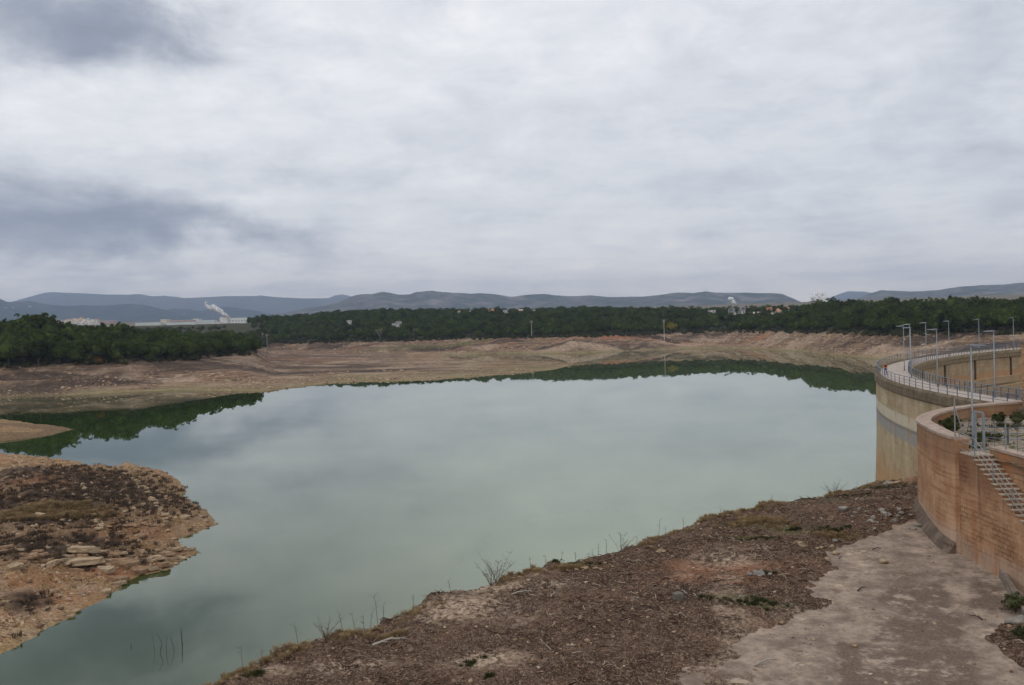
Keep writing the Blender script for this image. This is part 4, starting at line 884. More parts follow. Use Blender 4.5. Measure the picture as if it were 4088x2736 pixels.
for px, D in ((3969, 64.6), (4014, 63.2), (4060, 62.0), (4110, 60.5), (4160, 59)):
    x, y, _ = at(px, 1700, D=D); FP.append((x, y)); thick = px in (4014, 4110)
    mb = MB(); mb.tube([(x, y, 20.9), (x, y, 22.75 if not thick else 22.85)], .055 if thick else .018, 6); mb.build('post', M_GALV if thick else M_IRON, fence)
for z in (22.62, 21.9, 21.25): mb = MB(); mb.tube([(x, y, z) for x, y in FP], .016 if z > 22 else .005, 4); mb.build('wire', M_IRON, fence)
br_ = thing('guard_railing', 'short blue railing of three rails standing on the terrace', 'railing')
Pq = [at(3925, 1755, D=72.5)[:2], at(4024, 1735, D=71)[:2], at(4110, 1728, D=70.5)[:2]]
for x, y in Pq: mb = MB(); mb.box(x - .04, x + .04, y - .04, y + .04, 20.1, 21.35); mb.build('post', M_POSTR, br_)
for h in (21.32, 20.95, 20.55): mb = MB(); mb.tube([(x, y, h) for x, y in Pq], .03, 5); mb.build('rail', M_RAIL, br_)
x, y, _ = at(4083, 1570, D=97); cab = thing('meter_box', 'small pale blue grey cabinet fixed to the inner railing', 'cabinet', (x, y, 20.8))
mb = MB(); mb.box(-.3, .3, -.2, .2, .25, 1.2); mb.build('body', M_HEAD, cab); mb = MB(); mb.box(-.26, .26, -.225, -.203, .3, 1.15); mb.build('door', M_LAMP, cab); mb = MB(); mb.box(-.05, .05, -.12, .12, 0, .25); mb.build('foot', M_POSTR, cab)
x, y, _ = at(4102, 1450, D=88); pil = thing('stone_pillar', 'brown masonry pillar at the right edge of the photo', 'pillar', (x + .12, y, 0))
sweep('shaft', [(x - .28, y - .5), (x - .28, y + .5)], [(0, 20), (0, 26.6), (.9, 26.6), (.9, 20)], M_MASON2, pil); pil.location = (0, 0, 0)
mb = MB(); mb.box(x - .33, x + .67, y - .55, y + .55, 26.602, 26.75); mb.build('capstone', M_COPE, pil)
# low concrete kerb wall from the foot of the stairs
M_LOW = wall_material('grey_kerb_concrete', (.15, .122, .10), (.26, .215, .18), (.10, .085, .072), 1.4)
kw = thing('low_wall', 'low grey concrete wall starting at the foot of the masonry and leaving the photo', 'wall')
K0 = (29.62, 61.4); K1 = (29.4, 50); KP = [K0, (29.75, 57.8), (29.7, 54), (29.5, 49), (29.2, 42)]
KP = [at(3997, 2290, z=13.35)[:2], at(4050, 2380, z=13.1)[:2], at(4095, 2462, z=12.9)[:2], at(4190, 2620, z=12.6)[:2]]
sweep('wall_body', KP, lambda L: [(0, 11), (0, 13.95 - .05 * L), (.28, 13.95 - .05 * L), (.28, 11)], M_LOW, kw)

# ------------------------------------------------------------------ concrete apron
def apron():
    m, nt, out = material('stained_concrete'); p = geo_pos(nt); s_ = nt.node('ShaderNodeSeparateXYZ', {0: p}).outputs
    n = nt.noise(p, .22, 8, .7); n2 = nt.noise(p, .75, 10, .74); f = nt.noise(p, 7, 6, .7)
    c = nt.mix(nt.ramp(n2, .34, .64), (.16, .120, .094), (.345, .268, .21)); c = nt.mix(nt.math('MULTIPLY', nt.ramp(nt.noise(p, 2.4, 8, .75), .50, .62), .55), c, nt.mix(nt.ramp(f, .35, .65), (.12, .088, .068), (.22, .165, .13)))
    c = nt.mix(nt.ramp(nt.math('ADD', nt.math('MULTIPLY', n, .7), nt.math('MULTIPLY', n2, .3)), .53, .62), c, nt.mix(nt.ramp(f, .3, .7), (.10, .07, .052), (.20, .145, .11)))
    c = nt.mix(nt.math('MULTIPLY', nt.ramp(nt.noise(p, .5, 8, .75), .58, .66), .7), c, (.46, .36, .27))
    c = nt.mix(nt.math('MULTIPLY', nt.ramp(f, .62, .72), .5), c, (.5, .43, .36)); c = nt.mix(nt.math('MULTIPLY', nt.ramp(f, .36, .28), .5), c, (.06, .045, .04))
    a = attr(nt, 'dark'); c = nt.mix(nt.math('MULTIPLY', nt.math('MULTIPLY', a, .9), nt.ramp(nt.math('ADD', nt.math('MULTIPLY', n2, .6), nt.math('MULTIPLY', nt.noise(p, 1.3, 6, .7), .4)), .60, .49)), c, nt.mix(nt.ramp(f, .3, .7), (.085, .062, .048), (.165, .122, .095)))
    bj = nt.node('ShaderNodeTexBrick', {'Vector': nt.node('ShaderNodeVectorMath', {0: p, 1: (.8, 1.6, 0)}, operation='ADD').outputs[0], 'Scale': 1.0, 'Mortar Size': .012, 'Brick Width': 5.2, 'Row Height': 5.2, 'Mortar Smooth': .3}); bj.offset = 0.0
    c = nt.mix(nt.math('MULTIPLY', bj.outputs[1], .6), c, (.10, .08, .065))
    bsdf(nt, out, c, .95, nt.math('ADD', nt.math('MULTIPLY', f, .4), n2), .5, .05, spec=.1)
    ys = np.arange(34, 84, .3); xs = np.arange(0, 42, .3); X, Y = np.meshgrid(xs, ys); Z = zbank(Y) + fbm(X, Y, 4, 3, 66) * .015
    n_ = len(xs); v0 = (np.arange(len(ys) - 1)[:, None] * n_ + np.arange(n_ - 1)[None, :]).ravel(); F = np.stack([v0, v0 + 1, v0 + n_ + 1, v0 + n_], 1)
    k = (X > slab_edge(Y) - 4) & (Y < 80) & (X < np.interp(Y, [30, 57, 62, 67, 72, 76, 80], [33, 31, 30.6, 29.6, 30.1, 31.2, 32.5])); F = F[k.ravel()[F].all(1)]
    me = np_mesh('concrete_apron', np.stack([X, Y, Z], -1).reshape(-1, 3), F, m); w = fbm(X, Y, 1.2, 4, 68) * .5
    dk = np.zeros_like(X)
    for pts in ([(3690, 2330), (3780, 2310), (3812, 2440), (3620, 2450), (3480, 2400), (3560, 2330)], [(3560, 2450), (3840, 2430), (3880, 2570), (3700, 2590), (3450, 2560)], [(3300, 2560), (3900, 2600), (3930, 2760), (3350, 2780)], [(3880, 2300), (4000, 2330), (4040, 2450), (3870, 2430)]):
        sd = poly_sd([on_bank(*q)[:2] for q in pts], X + w, Y + w); dk = np.maximum(dk, sstep(-.15, .35, sd))
    fattr(me, 'dark', dk.ravel()); me.shade_smooth(); o = bpy.data.objects.new('concrete_apron', me); C.objects.link(o); tag(o, kind='structure')
apron()

# ------------------------------------------------------------------ houses, poles, palms in the woods
M_WHITE = simple_mat('white_render', (.56, .54, .50), .9, .08, .3)
M_CREAM = simple_mat('cream_render', (.58, .50, .38), .9, .1, .3)
M_OCHRE = simple_mat('ochre_render', (.52, .31, .16), .9, .1, .3)
M_RED = simple_mat('red_roof_tiles', (.27, .105, .065), .9, .25, .8)
M_ORANGE = simple_mat('orange_roof_tiles', (.48, .22, .12), .9, .2, .8)
M_GREYR = simple_mat('grey_roof', (.16, .16, .17), .9, .2, .8)
M_PALE = simple_mat('pale_roof', (.52, .46, .40), .9, .1, .8)
M_GLASS = simple_mat('dark_window', (.04, .045, .05), .2, .2, 1, 0, .5)
ROOFM = {'red': M_RED, 'orange': M_ORANGE, 'ochre': M_PALE, 'grey': M_GREYR, 'white': None}
WALLM = {'red': M_CREAM, 'orange': M_CREAM, 'ochre': M_OCHRE, 'grey': M_WHITE, 'white': M_WHITE}
for k, (a, b, ry, fy, D, kd, lab) in enumerate(HOUSES):
    xa, ya, zt_ = at(a, ry, D=D); xb, yb, _ = at(b, ry, D=D); cx, cy = (xa + xb) / 2, (ya + yb) / 2; w = xb - xa; g = gz(cx, cy)
    zfoot = min(g, at((a + b) / 2, fy, D=D)[2] - 1.0); H = zt_ - zfoot; rh = 0 if kd == 'white' else min(4.0, w * .2, H * .55); dp = min(w, 11)
    t = thing('house', lab, 'house', (cx, cy, zfoot), -math.atan2(cx, cy) + random.uniform(-.12, .12))
    mb = MB(); mb.box(-w / 2 + .4, w / 2 - .4, -dp / 2 + .4, dp / 2 - .4, -2, H - rh); mb.build('wall', WALLM[kd], t)
    mb = MB()
    if kd == 'white': mb.box(-w / 2 + .2, w / 2 - .2, -dp / 2 + .2, dp / 2 - .2, H - .001, H + .25); mb.build('parapet', M_WHITE, t)
    elif kd in ('red', 'orange'):
        i = min(w, dp) * .42; mb.add([(-w / 2, -dp / 2, H - rh + .01), (w / 2, -dp / 2, H - rh + .01), (w / 2, dp / 2, H - rh + .01), (-w / 2, dp / 2, H - rh + .01), (-w / 2 + i, 0, H), (w / 2 - i, 0, H)], [(0, 1, 5, 4), (2, 3, 4, 5), (1, 2, 5), (3, 0, 4), (3, 2, 1, 0)]); rf = mb.build('roof', ROOFM[kd], t)
        mb = MB(); mb.box(w * .1, w * .1 + .8, -.4, .4, H - rh * .4, H + .9); mb.build('chimney', WALLM[kd], rf)
    else:
        mb.add([(-w / 2, -dp / 2, H - rh + .01), (w / 2, -dp / 2, H - rh + .01), (w / 2, dp / 2, H - rh + .01), (-w / 2, dp / 2, H - rh + .01), (-w / 2, 0, H), (w / 2, 0, H)], [(0, 1, 5, 4), (2, 3, 4, 5), (1, 2, 5), (3, 0, 4), (3, 2, 1, 0)]); mb.build('roof', ROOFM[kd], t)
    nw = max(2, int(w / 3.4)); zw = H - rh
    for j in range(nw):
        xw = -w / 2 + w * (j + .5) / nw; mb = MB(); mb.box(xw - .6, xw + .6, -dp / 2 + .36, -dp / 2 + .398, zw - 2.3, zw - .8); mb.build('window', M_GLASS, t)
M_CONC = simple_mat('pole_concrete', (.42, .38, .33), .9, .15, 1)
for k, (px, ty, by, D) in enumerate(POLES):
    x, y, zt_ = at(px, ty, D=D); g = min(gz(x, y), at(px, by, D=D)[2]); H = zt_ - g
    t = thing('power_pole', ['tall concrete power pole with crossarms above the rocky far shore', 'concrete power pole left of the yellow green tree', 'bare power pole in the left part of the far wood', 'power pole just right of the left shore wood, right one of a pair', 'thinner power pole just right of the left shore wood, left one of a pair', 'power pole top showing among pines right of the bare tree', 'pale slim pole rising from the pines below the palms'][k], 'power pole', (x, y, g), -math.atan2(x, y))
    w = .42 if k < 2 else .3
    mb = MB(); mb.tube([(0, 0, -.5), (0, 0, H)], [w, w * .6], 4, sq=True); mb.build('pole', M_CONC, t)
    if k != 6:
        for z_, l in ((H - .3, 1.9), (H - 1.6, 1.5)):
            mb = MB(); mb.box(-l, l, -.1, .1, z_ - .12, z_ + .12); ca = mb.build('crossarm', M_CONC, t)
            for sx in (-.9, 0, .9): mb = MB(); mb.tube([(sx * l, 0, z_ + .12), (sx * l, 0, z_ + .5)], [.1, .07], 5); mb.build('insulator', M_GLASS, ca)
M_PALM = foliage_material('palm_fronds', (.03, .038, .014), (.075, .085, .03))
def palm_crown(name, seed):
    g = random.Random(seed); V = []; F = []
    for k in range(34):
        a = g.uniform(0, 6.28); up = g.uniform(-.35, 1.15); L = g.uniform(1.9, 2.6); prev = None
        for i in range(6):
            t = i / 5; r = L * t * math.cos(up * .8); z = L * (math.sin(up * .8) * t - .55 * t * t); w = .30 * math.sin(math.pi * min(.98, t * .8 + .15))
            p = Vector((r * math.cos(a), r * math.sin(a), z)); s_ = Vector((-math.sin(a), math.cos(a), 0)) * w
            V += [tuple(p - s_ - Vector((0, 0, w * .6))), tuple(p), tuple(p + s_ - Vector((0, 0, w * .6)))]
            n = len(V)
            if i: F += [(n - 6, n - 5, n - 2, n - 3), (n - 5, n - 4, n - 1, n - 2)]
    return np_mesh(name, np.array(V), np.array(F), M_PALM)
PC = [palm_crown('palm_crown', s_) for s_ in (1, 2, 3)]
for k, (px, ty) in enumerate(PALMS):
    x, y, zt_ = at(px, ty, D=1160 + 6 * (k % 3)); g = gz(x, y)
    t = thing('palm_tree', 'tall palm with a round tuft of fronds among the villas above the far shore', 'palm', (x, y, g), k, 'palms by the villas')
    H = max(zt_ - g - 1.2, 4); mb = MB(); mb.tube([(0, 0, -.5), (.1, 0, H * .5), (0, 0, H)], [.28, .22, .2], 6); mb.build('trunk', M_BARK, t); c = link('crown', PC[k % 3], None, t); c.location = (0, 0, H)

# ------------------------------------------------------------------ factories and town on the plain
from mathutils.bvhtree import BVHTree
def surf(obs, px, py):
    o0 = Vector((0, 0, CAMH)); d = (Vector(at(px, py, D=1000.)) - o0).normalized(); best = None
    for o in obs:
        if o.name not in BV: BV[o.name] = BVHTree.FromPolygons([v.co.copy() for v in o.data.vertices], [tuple(p.vertices) for p in o.data.polygons])
        h = BV[o.name].ray_cast(o0, d)
        if h[0] is not None and (best is None or h[3] < best[1]): best = (h[0], h[3])
    return best[0] if best else None
BV = {}
M_FACT = simple_mat('pale_cladding', (.60, .60, .575), .8, .06, .05)
M_FACT2 = simple_mat('greenish_cladding', (.50, .54, .52), .8, .06, .05)
M_PINK = simple_mat('pinkish_brick', (.42, .25, .22), .9, .12, .1)
M_ROOFW = simple_mat('white_sheet_roof', (.72, .72, .70), .7, .06, .05)
def block(name, label, cat, a, b, ty, by, D, wall, roof=None, depth=40, rot=0.0, group=None, wins=0, z0=None):
    xa, ya, zt_ = at(a, ty, D=D); xb, yb, zb_ = at(b, by, D=D); cx, cy = (xa + xb) / 2, (ya + yb) / 2; w = xb - xa
    g = gz(cx, cy) if z0 is None else z0; zb_ = min(g - 1, zb_); H = zt_ - zb_
    t = thing(name, label, cat, (cx, cy, zb_), rot, group); mb = MB(); mb.box(-w / 2, w / 2, 0, depth, -3, H); mb.build('wall', wall, t)
    mb = MB(); mb.box(-w / 2 - .3, w / 2 + .3, -.3, depth + .3, H + .003, H + .9); mb.build('roof', roof or M_ROOFW, t)
    for j in range(wins):
        xw = -w / 2 + w * (j + .5) / wins; mb = MB(); mb.box(xw - 1.5, xw + 1.5, -.15, -.004, H * .55, H * .75); mb.build('window', M_GLASS, t)
    return t, w, H
FD = 3500
t, w, H = block('factory_hall', 'tall square pale factory block with the smoking chimney beside it', 'factory', 876.5, 909.5, 1266.5, 1300, FD, M_FACT, M_PALE)
t, w, H = block('factory_hall', 'long pale factory hall right of the smoking chimney', 'factory', 911.5, 984.5, 1271, 1300, FD + 2, M_FACT, M_PALE, wins=6)
x, y, zt_ = at(911, 1263.5, D=FD - 6); g = gz(x, y)
t = thing('chimney', 'slim factory chimney giving off a white plume', 'chimney', (x, y, g - 2)); mb = MB(); mb.tube([(0, 0, 0), (0, 0, zt_ - g + 2)], [1.3, .9], 8); mb.build('shaft', M_PINK, t); mb = MB(); mb.tube([(0, 0, 0), (0, 0, 8)], [3.2, 1.5], 8); mb.build('base', M_PINK, t)
SHEDS = [(876, 920, 1296, 1304, FD - 40, M_FACT, 'long low annex in front of the tall factory block'), (864, 877, 1287, 1302, FD - 20, M_FACT, 'small annex left of the tall factory block'),
         (764, 875, 1293, 1306, FD - 60, M_FACT, 'long low pale warehouse left of the tall factory'), (641, 665, 1277, 1296, 3800, M_CREAM, 'cream silo like block standing over long white sheds'),
         (678, 770, 1281, 1288, 4200, M_PINK, 'very long shed with a white roof and reddish wall'), (770, 794, 1274, 1284, 4250, M_FACT, 'small white topped block behind the long sheds'),
         (781, 856, 1281, 1293, 3900, M_FACT2, 'pale greenish warehouse behind the trees left of the factory'), (665, 780, 1290, 1296, 3700, M_FACT2, 'long greenish white low shed below the reddish one'),
         (540, 642, 1291, 1303, 3700, M_FACT2, 'long white shed left of the cream block'), (395, 452, 1283, 1298, 4300, M_PINK, 'reddish brick works at the right end of the town'),
         (450, 470, 1291, 1300, 4250, M_CREAM, 'beige block next to the reddish brick works'), (478, 552, 1289, 1294, 4400, M_FACT, 'white low shed right of the town'), (310, 396, 1296, 1303, 4000, M_ROOFW, 'long bright white shed in front of the town'),
         (1078, 1128, 1273, 1287, 2300, M_FACT2, 'pale green flat hall at the left end of the far wood'), (1006, 1046, 1291, 1300, 2500, M_CREAM, 'low tan shed left of the pale green hall'),
         (3215, 3325, 1219, 1236, 1900, M_FACT2, 'long pale works behind the right wood with steam rising'), (986, 1020, 1292, 1298, 3450, M_CREAM, 'low beige shed right of the long factory hall')]
for a, b, ty, by, D, m_, lab in SHEDS: block('warehouse', lab, 'warehouse', a, b, ty, by, D, m_, M_ROOFW if m_ is not M_FACT else M_PALE, 45)
x, y, _ = at(2936, 1236, D=2700); g = gz(x, y); zt_ = at(2936, 1232, D=2700)[2]
for px, D, ty, lab in ((2936, 2700, 1236, 'thin stack behind the palms giving off a narrow steam plume'), (3307, 1960, 1218, 'short stack behind the pale works giving off a broad steam cloud')):
    x, y, zt_ = at(px, ty, D=D); g = gz(x, y); t = thing('chimney', lab, 'chimney', (x, y, g)); mb = MB(); mb.tube([(0, 0, -2), (0, 0, zt_ - g)], [1.6, 1.1], 8); mb.build('shaft', M_PINK, t); mb = MB(); mb.tube([(0, 0, zt_ - g - 1), (0, 0, zt_ - g + .02)], [1.4, 1.35], 8); mb.build('rim', M_GREYR, t)
town_hill = ridge('hills', [(-60, 1312), (60, 1300), (150, 1290), (230, 1287), (300, 1282), (345, 1278), (390, 1286), (450, 1299), (500, 1306)], 4700, 520, 62, .2, H_mid, 2, 200, 30, seed=31)
hillsC = [o for o in bpy.data.objects if o.name == 'hills']
ht = None; cnt = 0
for k in range(150):
    px = RNG.uniform(140, 395); lo = float(np.interp(px, [140, 200, 300, 345, 395], [1294, 1289, 1283, 1279, 1288])); py = RNG.uniform(lo + 1, 1301)
    h = surf([town_hill], px, py)
    if h is None: continue
    w = RNG.uniform(8, 17); H = RNG.uniform(7, 13); lab = 'small pale house among the crowded houses of the distant town'
    if cnt < 3:
        t = thing('town_house', lab, 'house', tuple(h), RNG.uniform(-.5, .5), 'houses of the distant town'); mm = (M_WHITE, M_CREAM, M_WHITE)[cnt]
        mb = MB(); mb.box(-w / 2, w / 2, -5, 5, -4, H); mb.build('wall', mm, t); mb = MB(); mb.add([(-w / 2 - .3, -5.3, H + .003), (w / 2 + .3, -5.3, H + .003), (w / 2 + .3, 5.3, H + .003), (-w / 2 - .3, 5.3, H + .003), (-w / 2, 0, H + 2.2), (w / 2, 0, H + 2.2)], [(0, 1, 5, 4), (2, 3, 4, 5), (1, 2, 5), (3, 0, 4)]); mb.build('roof', (M_PALE, M_ORANGE, M_PALE)[cnt], t); ht = (ht or []) + [t]
    else: dup(ht[cnt % 3], tuple(h), RNG.uniform(-.6, .6), lab, float(RNG.uniform(.7, 1.2)))
    cnt += 1
h = surf([town_hill], 136, 1294)
block('tower_block', 'reddish tower block standing left of the white town', 'building', 127.5, 143, 1262.5, 1294, 4300, M_PINK, M_PINK, 14, wins=3)
for px, py, w, H, lab in ((120, 1226, 26, 11, 'white church like house high on the blue wooded hill'), (22, 1229, 22, 7, 'leftmost pale building on the blue wooded hill'), (49, 1229, 30, 6, 'long low pale building on the blue wooded hill'), (735, 1255, 16, 5, 'tiny white house on the hillside behind the factories')):
    h = surf(hillsC + [o for o in bpy.data.objects if o.name.startswith('hills')], px, py)
    if h is None: continue
    t = thing('house', lab, 'house', tuple(h)); mb = MB(); mb.box(-w / 2, w / 2, -6, 6, -6, H); mb.build('wall', M_WHITE, t)
    mb = MB(); mb.box(-w / 2 - .4, w / 2 + .4, -6.4, 6.4, H + .003, H + 1); mb.build('roof', M_PALE, t)
    if w == 26: mb = MB(); mb.box(-w / 2, -w / 2 + 6, -6.2, 0, -6, H + 7); mb.build('tower', M_WHITE, t)

# ------------------------------------------------------------------ steam
def steam(name, label, puffs, D, seed):
    m = bpy.data.materials.get('steam')
    if m is None:
        m, nt, out = material('steam'); p = objc(nt); n = nt.noise(p, .12, 5, .65)
        lw = nt.node('ShaderNodeLayerWeight', {'Blend': .35}).outputs['Facing']
        a = nt.math('MULTIPLY', nt.ramp(lw, .95, .12), nt.ramp(n, .28, .60), True)
        df = nt.node('ShaderNodeBsdfDiffuse', {'Color': (.93, .93, .94)}); tl = nt.node('ShaderNodeBsdfTranslucent', {'Color': (.93, .93, .94)}); ad = nt.node('ShaderNodeMixShader', {0: .45})
        nt.l.new(df.outputs[0], ad.inputs[1]); nt.l.new(tl.outputs[0], ad.inputs[2]); tr = nt.node('ShaderNodeBsdfTransparent'); mx = nt.node('ShaderNodeMixShader', {0: a})
        nt.l.new(tr.outputs[0], mx.inputs[1]); nt.l.new(ad.outputs[0], mx.inputs[2]); nt.l.new(mx.outputs[0], out.inputs['Surface'])
    bm = bmesh.new(); g = random.Random(seed); o0 = Vector(at(puffs[0][0], puffs[0][1], D=D)); ps = []
    for a, b in zip(puffs, puffs[1:]):
        n = max(2, int(math.hypot(a[0] - b[0], a[1] - b[1]) / (min(a[2], b[2]) * .55)))
        for i in range(n):
            t = i / n; q = [a[j] + (b[j] - a[j]) * t for j in range(3)]; q[2] *= 1.3; ps.append(q)
    for px, py, r in ps:
        for _ in range(3):
            R = r / FPX * D * g.uniform(.5, .95); c = Vector(at(px + g.uniform(-.5, .5) * r, py + g.uniform(-.5, .5) * r, D=D + g.uniform(-1, 1) * r * .5)) - o0
            e = bmesh.ops.create_icosphere(bm, subdivisions=2, radius=R, matrix=Matrix.Translation(c) @ Matrix.Rotation(g.uniform(0, 6), 4, 'Z'))
            for v in e['verts']:
                d = v.co - c; v.co = c + d * (1 + .15 * math.sin(d.x * 3.1 / R + px) * math.sin(d.y * 2.7 / R) + .1 * math.sin(d.z * 4.3 / R + py))
    me = bpy.data.meshes.new(name); bm.to_mesh(me); bm.free(); o = link(name, me, m, None, True, tuple(o0)); tag(o, label, 'steam', None, 'stuff')
steam('steam_plume', 'white plume drifting left from the factory chimney', [(910, 1263, 2.2), (897, 1255, 5), (880, 1244, 7), (866, 1234, 8), (852, 1228, 8.5), (840, 1231, 7), (826, 1225, 5), (822, 1214, 3.5), (825, 1204, 3)], FD - 6, 3)
steam('steam_plume', 'narrow white steam plume rising behind the palms', [(2936, 1234, 2), (2934, 1221, 4), (2930, 1208, 5.5), (2923, 1198, 6.5), (2915, 1191, 5), (2909, 1194, 3.5)], 2700, 4)
steam('steam_plume', 'broad white steam cloud above the pale works', [(3307, 1216, 3), (3300, 1206, 8), (3290, 1196, 13), (3276, 1186, 15), (3262, 1186, 13), (3248, 1192, 9), (3272, 1176, 9), (3274, 1166, 5)], 1960, 5)

# ------------------------------------------------------------------ person walking on the crest
def skin_mesh(name, verts, edges, radii, m, parent, sub=2):
    me = bpy.data.meshes.new(name); me.from_pydata(verts, edges, []); me.update(); o = link(name, me, m, parent)
    md = o.modifiers.new('skin', 'SKIN'); md.use_smooth_shade = True; sv = me.skin_vertices[0].data
    for i, r in enumerate(radii): sv[i].radius = (r, r) if not isinstance(r, tuple) else r
    sv[0].use_root = True
    if sub: s2 = o.modifiers.new('smooth', 'SUBSURF'); s2.levels = sub; s2.render_levels = sub
    return o
def person():
    x, y, _ = at(3400 + .29364 * 462, 1200 + .29364 * 1012, z=20.78)
    t = thing('person', 'person walking on the dam in a dark vest, orange sleeves and blue trousers', 'person', (x, y, 20.76), math.atan2(-x, y) + .35)
    skin = simple_mat('skin', (.42, .25, .18), .7, .08, 6); hair = simple_mat('dark_hair', (.03, .022, .018), .8, .2, 20); navy = simple_mat('blue_trousers', (.045, .075, .17), .9, .2, 8)
    vest = simple_mat('black_vest', (.018, .018, .022), .9, .2, 8); org = simple_mat('orange_sleeves', (.62, .16, .035), .9, .1, 8); shoe = simple_mat('dark_shoes', (.02, .02, .022), .8, .1, 8)
    V = [(0, 0, .94), (0, 0, 1.12), (0, .01, 1.30), (0, .01, 1.43), (0, 0, 1.50), (0, -.02, 1.58), (0, -.02, 1.68), (0, -.01, 1.74)]; R = [.13, .125, .14, .10, .055, .078, .095, .05]; E_ = [(i, i + 1) for i in range(7)]
    for sx in (-1, 1):
        n = len(V); V += [(sx * .19, .01, 1.41), (sx * .25, .03, 1.14), (sx * .12, -.20, 1.06), (sx * .07, -.25, 1.06)]; R += [.058, .043, .034, .03]; E_ += [(3, n), (n, n + 1), (n + 1, n + 2), (n + 2, n + 3)]
        for k, (dx, L, dz) in enumerate([(.0, .075, .03), (.0, .085, .01), (.0, .08, -.01), (.0, .06, -.03), (.03, .05, .045)]):   # four fingers and the thumb
            q = len(V); V += [(sx * (.05 - dx * .2), -.275, 1.06 + dz), (sx * (.03 - L * .5), -.285, 1.055 + dz)]; R += [.011, .009]; E_ += [(n + 3, q), (q, q + 1)]
        st = -.17 if sx > 0 else .12
        n = len(V); V += [(sx * .09, 0, .88), (sx * .10, st * .45 - .03, .50), (sx * .10, st + (.04 if st > 0 else 0), .09), (sx * .11, st - .14, .045)]; R += [.09, .062, .042, .038]; E_ += [(0, n), (n, n + 1), (n + 1, n + 2), (n + 2, n + 3)]
    body = skin_mesh('body', V, E_, R, skin, t)
    for sx in (-1, 1):       # face: eyes, ears; nose and mouth
        mb = MB(); mb.tube([(sx * .033, -.112, 1.655), (sx * .033, -.122, 1.655)], .012, 6); mb.build('eye', shoe, body)
        mb = MB(); mb.tube([(sx * .088, -.01, 1.61), (sx * .10, 0, 1.66)], .018, 5); mb.build('ear', skin, body)
    mb = MB(); mb.tube([(0, -.11, 1.65), (0, -.135, 1.61)], [.012, .018], 5); mb.build('nose', skin, body)
    mb = MB(); mb.tube([(-.025, -.105, 1.575), (.025, -.105, 1.575)], .008, 5); mb.build('mouth', simple_mat('lips', (.30, .12, .10)), body)
    skin_mesh('hair', [(0, .01, 1.66), (0, .015, 1.72), (0, -.04, 1.755)], [(0, 1), (1, 2)], [.098, .098, .06], hair, t)
    skin_mesh('vest', [(0, 0, .90), (0, 0, 1.12), (0, .01, 1.31), (0, .01, 1.43), (.16, .01, 1.42), (-.16, .01, 1.42)], [(0, 1), (1, 2), (2, 3), (3, 4), (3, 5)], [.165, .16, .175, .12, .08, .08], vest, t)
    for sx in (-1, 1): skin_mesh('sleeve', [(sx * .17, .01, 1.41), (sx * .25, .03, 1.14), (sx * .13, -.19, 1.06)], [(0, 1), (1, 2)], [.078, .062, .05], org, t)
    tv = [(0, 0, .93)]; te = []; tr = [.155]
    for sx in (-1, 1):
        st = -.17 if sx > 0 else .12; n = len(tv); tv += [(sx * .09, 0, .86), (sx * .10, st * .45 - .03, .50), (sx * .10, st + (.04 if st > 0 else 0), .10)]; tr += [.105, .08, .062]; te += [(0, n), (n, n + 1), (n + 1, n + 2)]
    skin_mesh('trousers', tv, te, tr, navy, t)
    for sx in (-1, 1):
        st = -.17 if sx > 0 else .12; yy = st + (.04 if st > 0 else 0); skin_mesh('shoe', [(sx * .10, yy + .04, .055), (sx * .105, yy - .06, .055), (sx * .11, yy - .17, .045)], [(0, 1), (1, 2)], [.052, .055, .045], shoe, t)
person()

# ------------------------------------------------------------------ stones, brushwood, weeds
def tone_mat(name, cols, rough=.95, sc=9.0):
    m, nt, out = material(name); t = attr(nt, 'tone'); r = nt.node('ShaderNodeValToRGB', {'Fac': t}); e = r.color_ramp.elements
    e[0].position = 0; e[0].color = (*cols[0], 1); e[1].position = 1; e[1].color = (*cols[-1], 1)
    for i, c in enumerate(cols[1:-1]): q = e.new((i + 1) / (len(cols) - 1)); q.color = (*c, 1)
    n = nt.noise(geo_pos(nt), sc, 6, .7); c = nt.mix(nt.ramp(n, .3, .7), nt.mix(1.0, r.outputs[0], (.68, .68, .68), 'MULTIPLY'), r.outputs[0])
    bsdf(nt, out, c, rough, n, .4, .03, spec=.1); return m
M_STONE = tone_mat('loose_stones', [(.16, .098, .062), (.27, .18, .12), (.39, .27, .18), (.50, .39, .28)])
M_TWIG = tone_mat('brushwood', [(.040, .026, .020), (.11, .066, .044), (.26, .185, .13), (.50, .42, .34)], sc=20)
def hull(seed, n=16, flat=1.0, round_=.0):
    g = np.random.default_rng(seed); p = g.normal(size=(n, 3)); p /= np.linalg.norm(p, axis=1)[:, None]; p *= g.uniform(.75 + round_ * .2, 1.0, (n, 1)); p[:, 0] *= g.uniform(1.0, 1.4); p[:, 2] *= flat
    bm = bmesh.new(); [bm.verts.new(q) for q in p]; r = bmesh.ops.convex_hull(bm, input=bm.verts)
    bmesh.ops.delete(bm, geom=[v for v in bm.verts if not v.link_faces], context='VERTS'); bmesh.ops.triangulate(bm, faces=bm.faces); bm.verts.index_update()
    V = np.array([v.co for v in bm.verts]); F = np.array([[v.index for v in f.verts] for f in bm.faces]); bm.free(); return V, F
HULLS = [hull(300 + k, 12, .6) for k in range(8)]
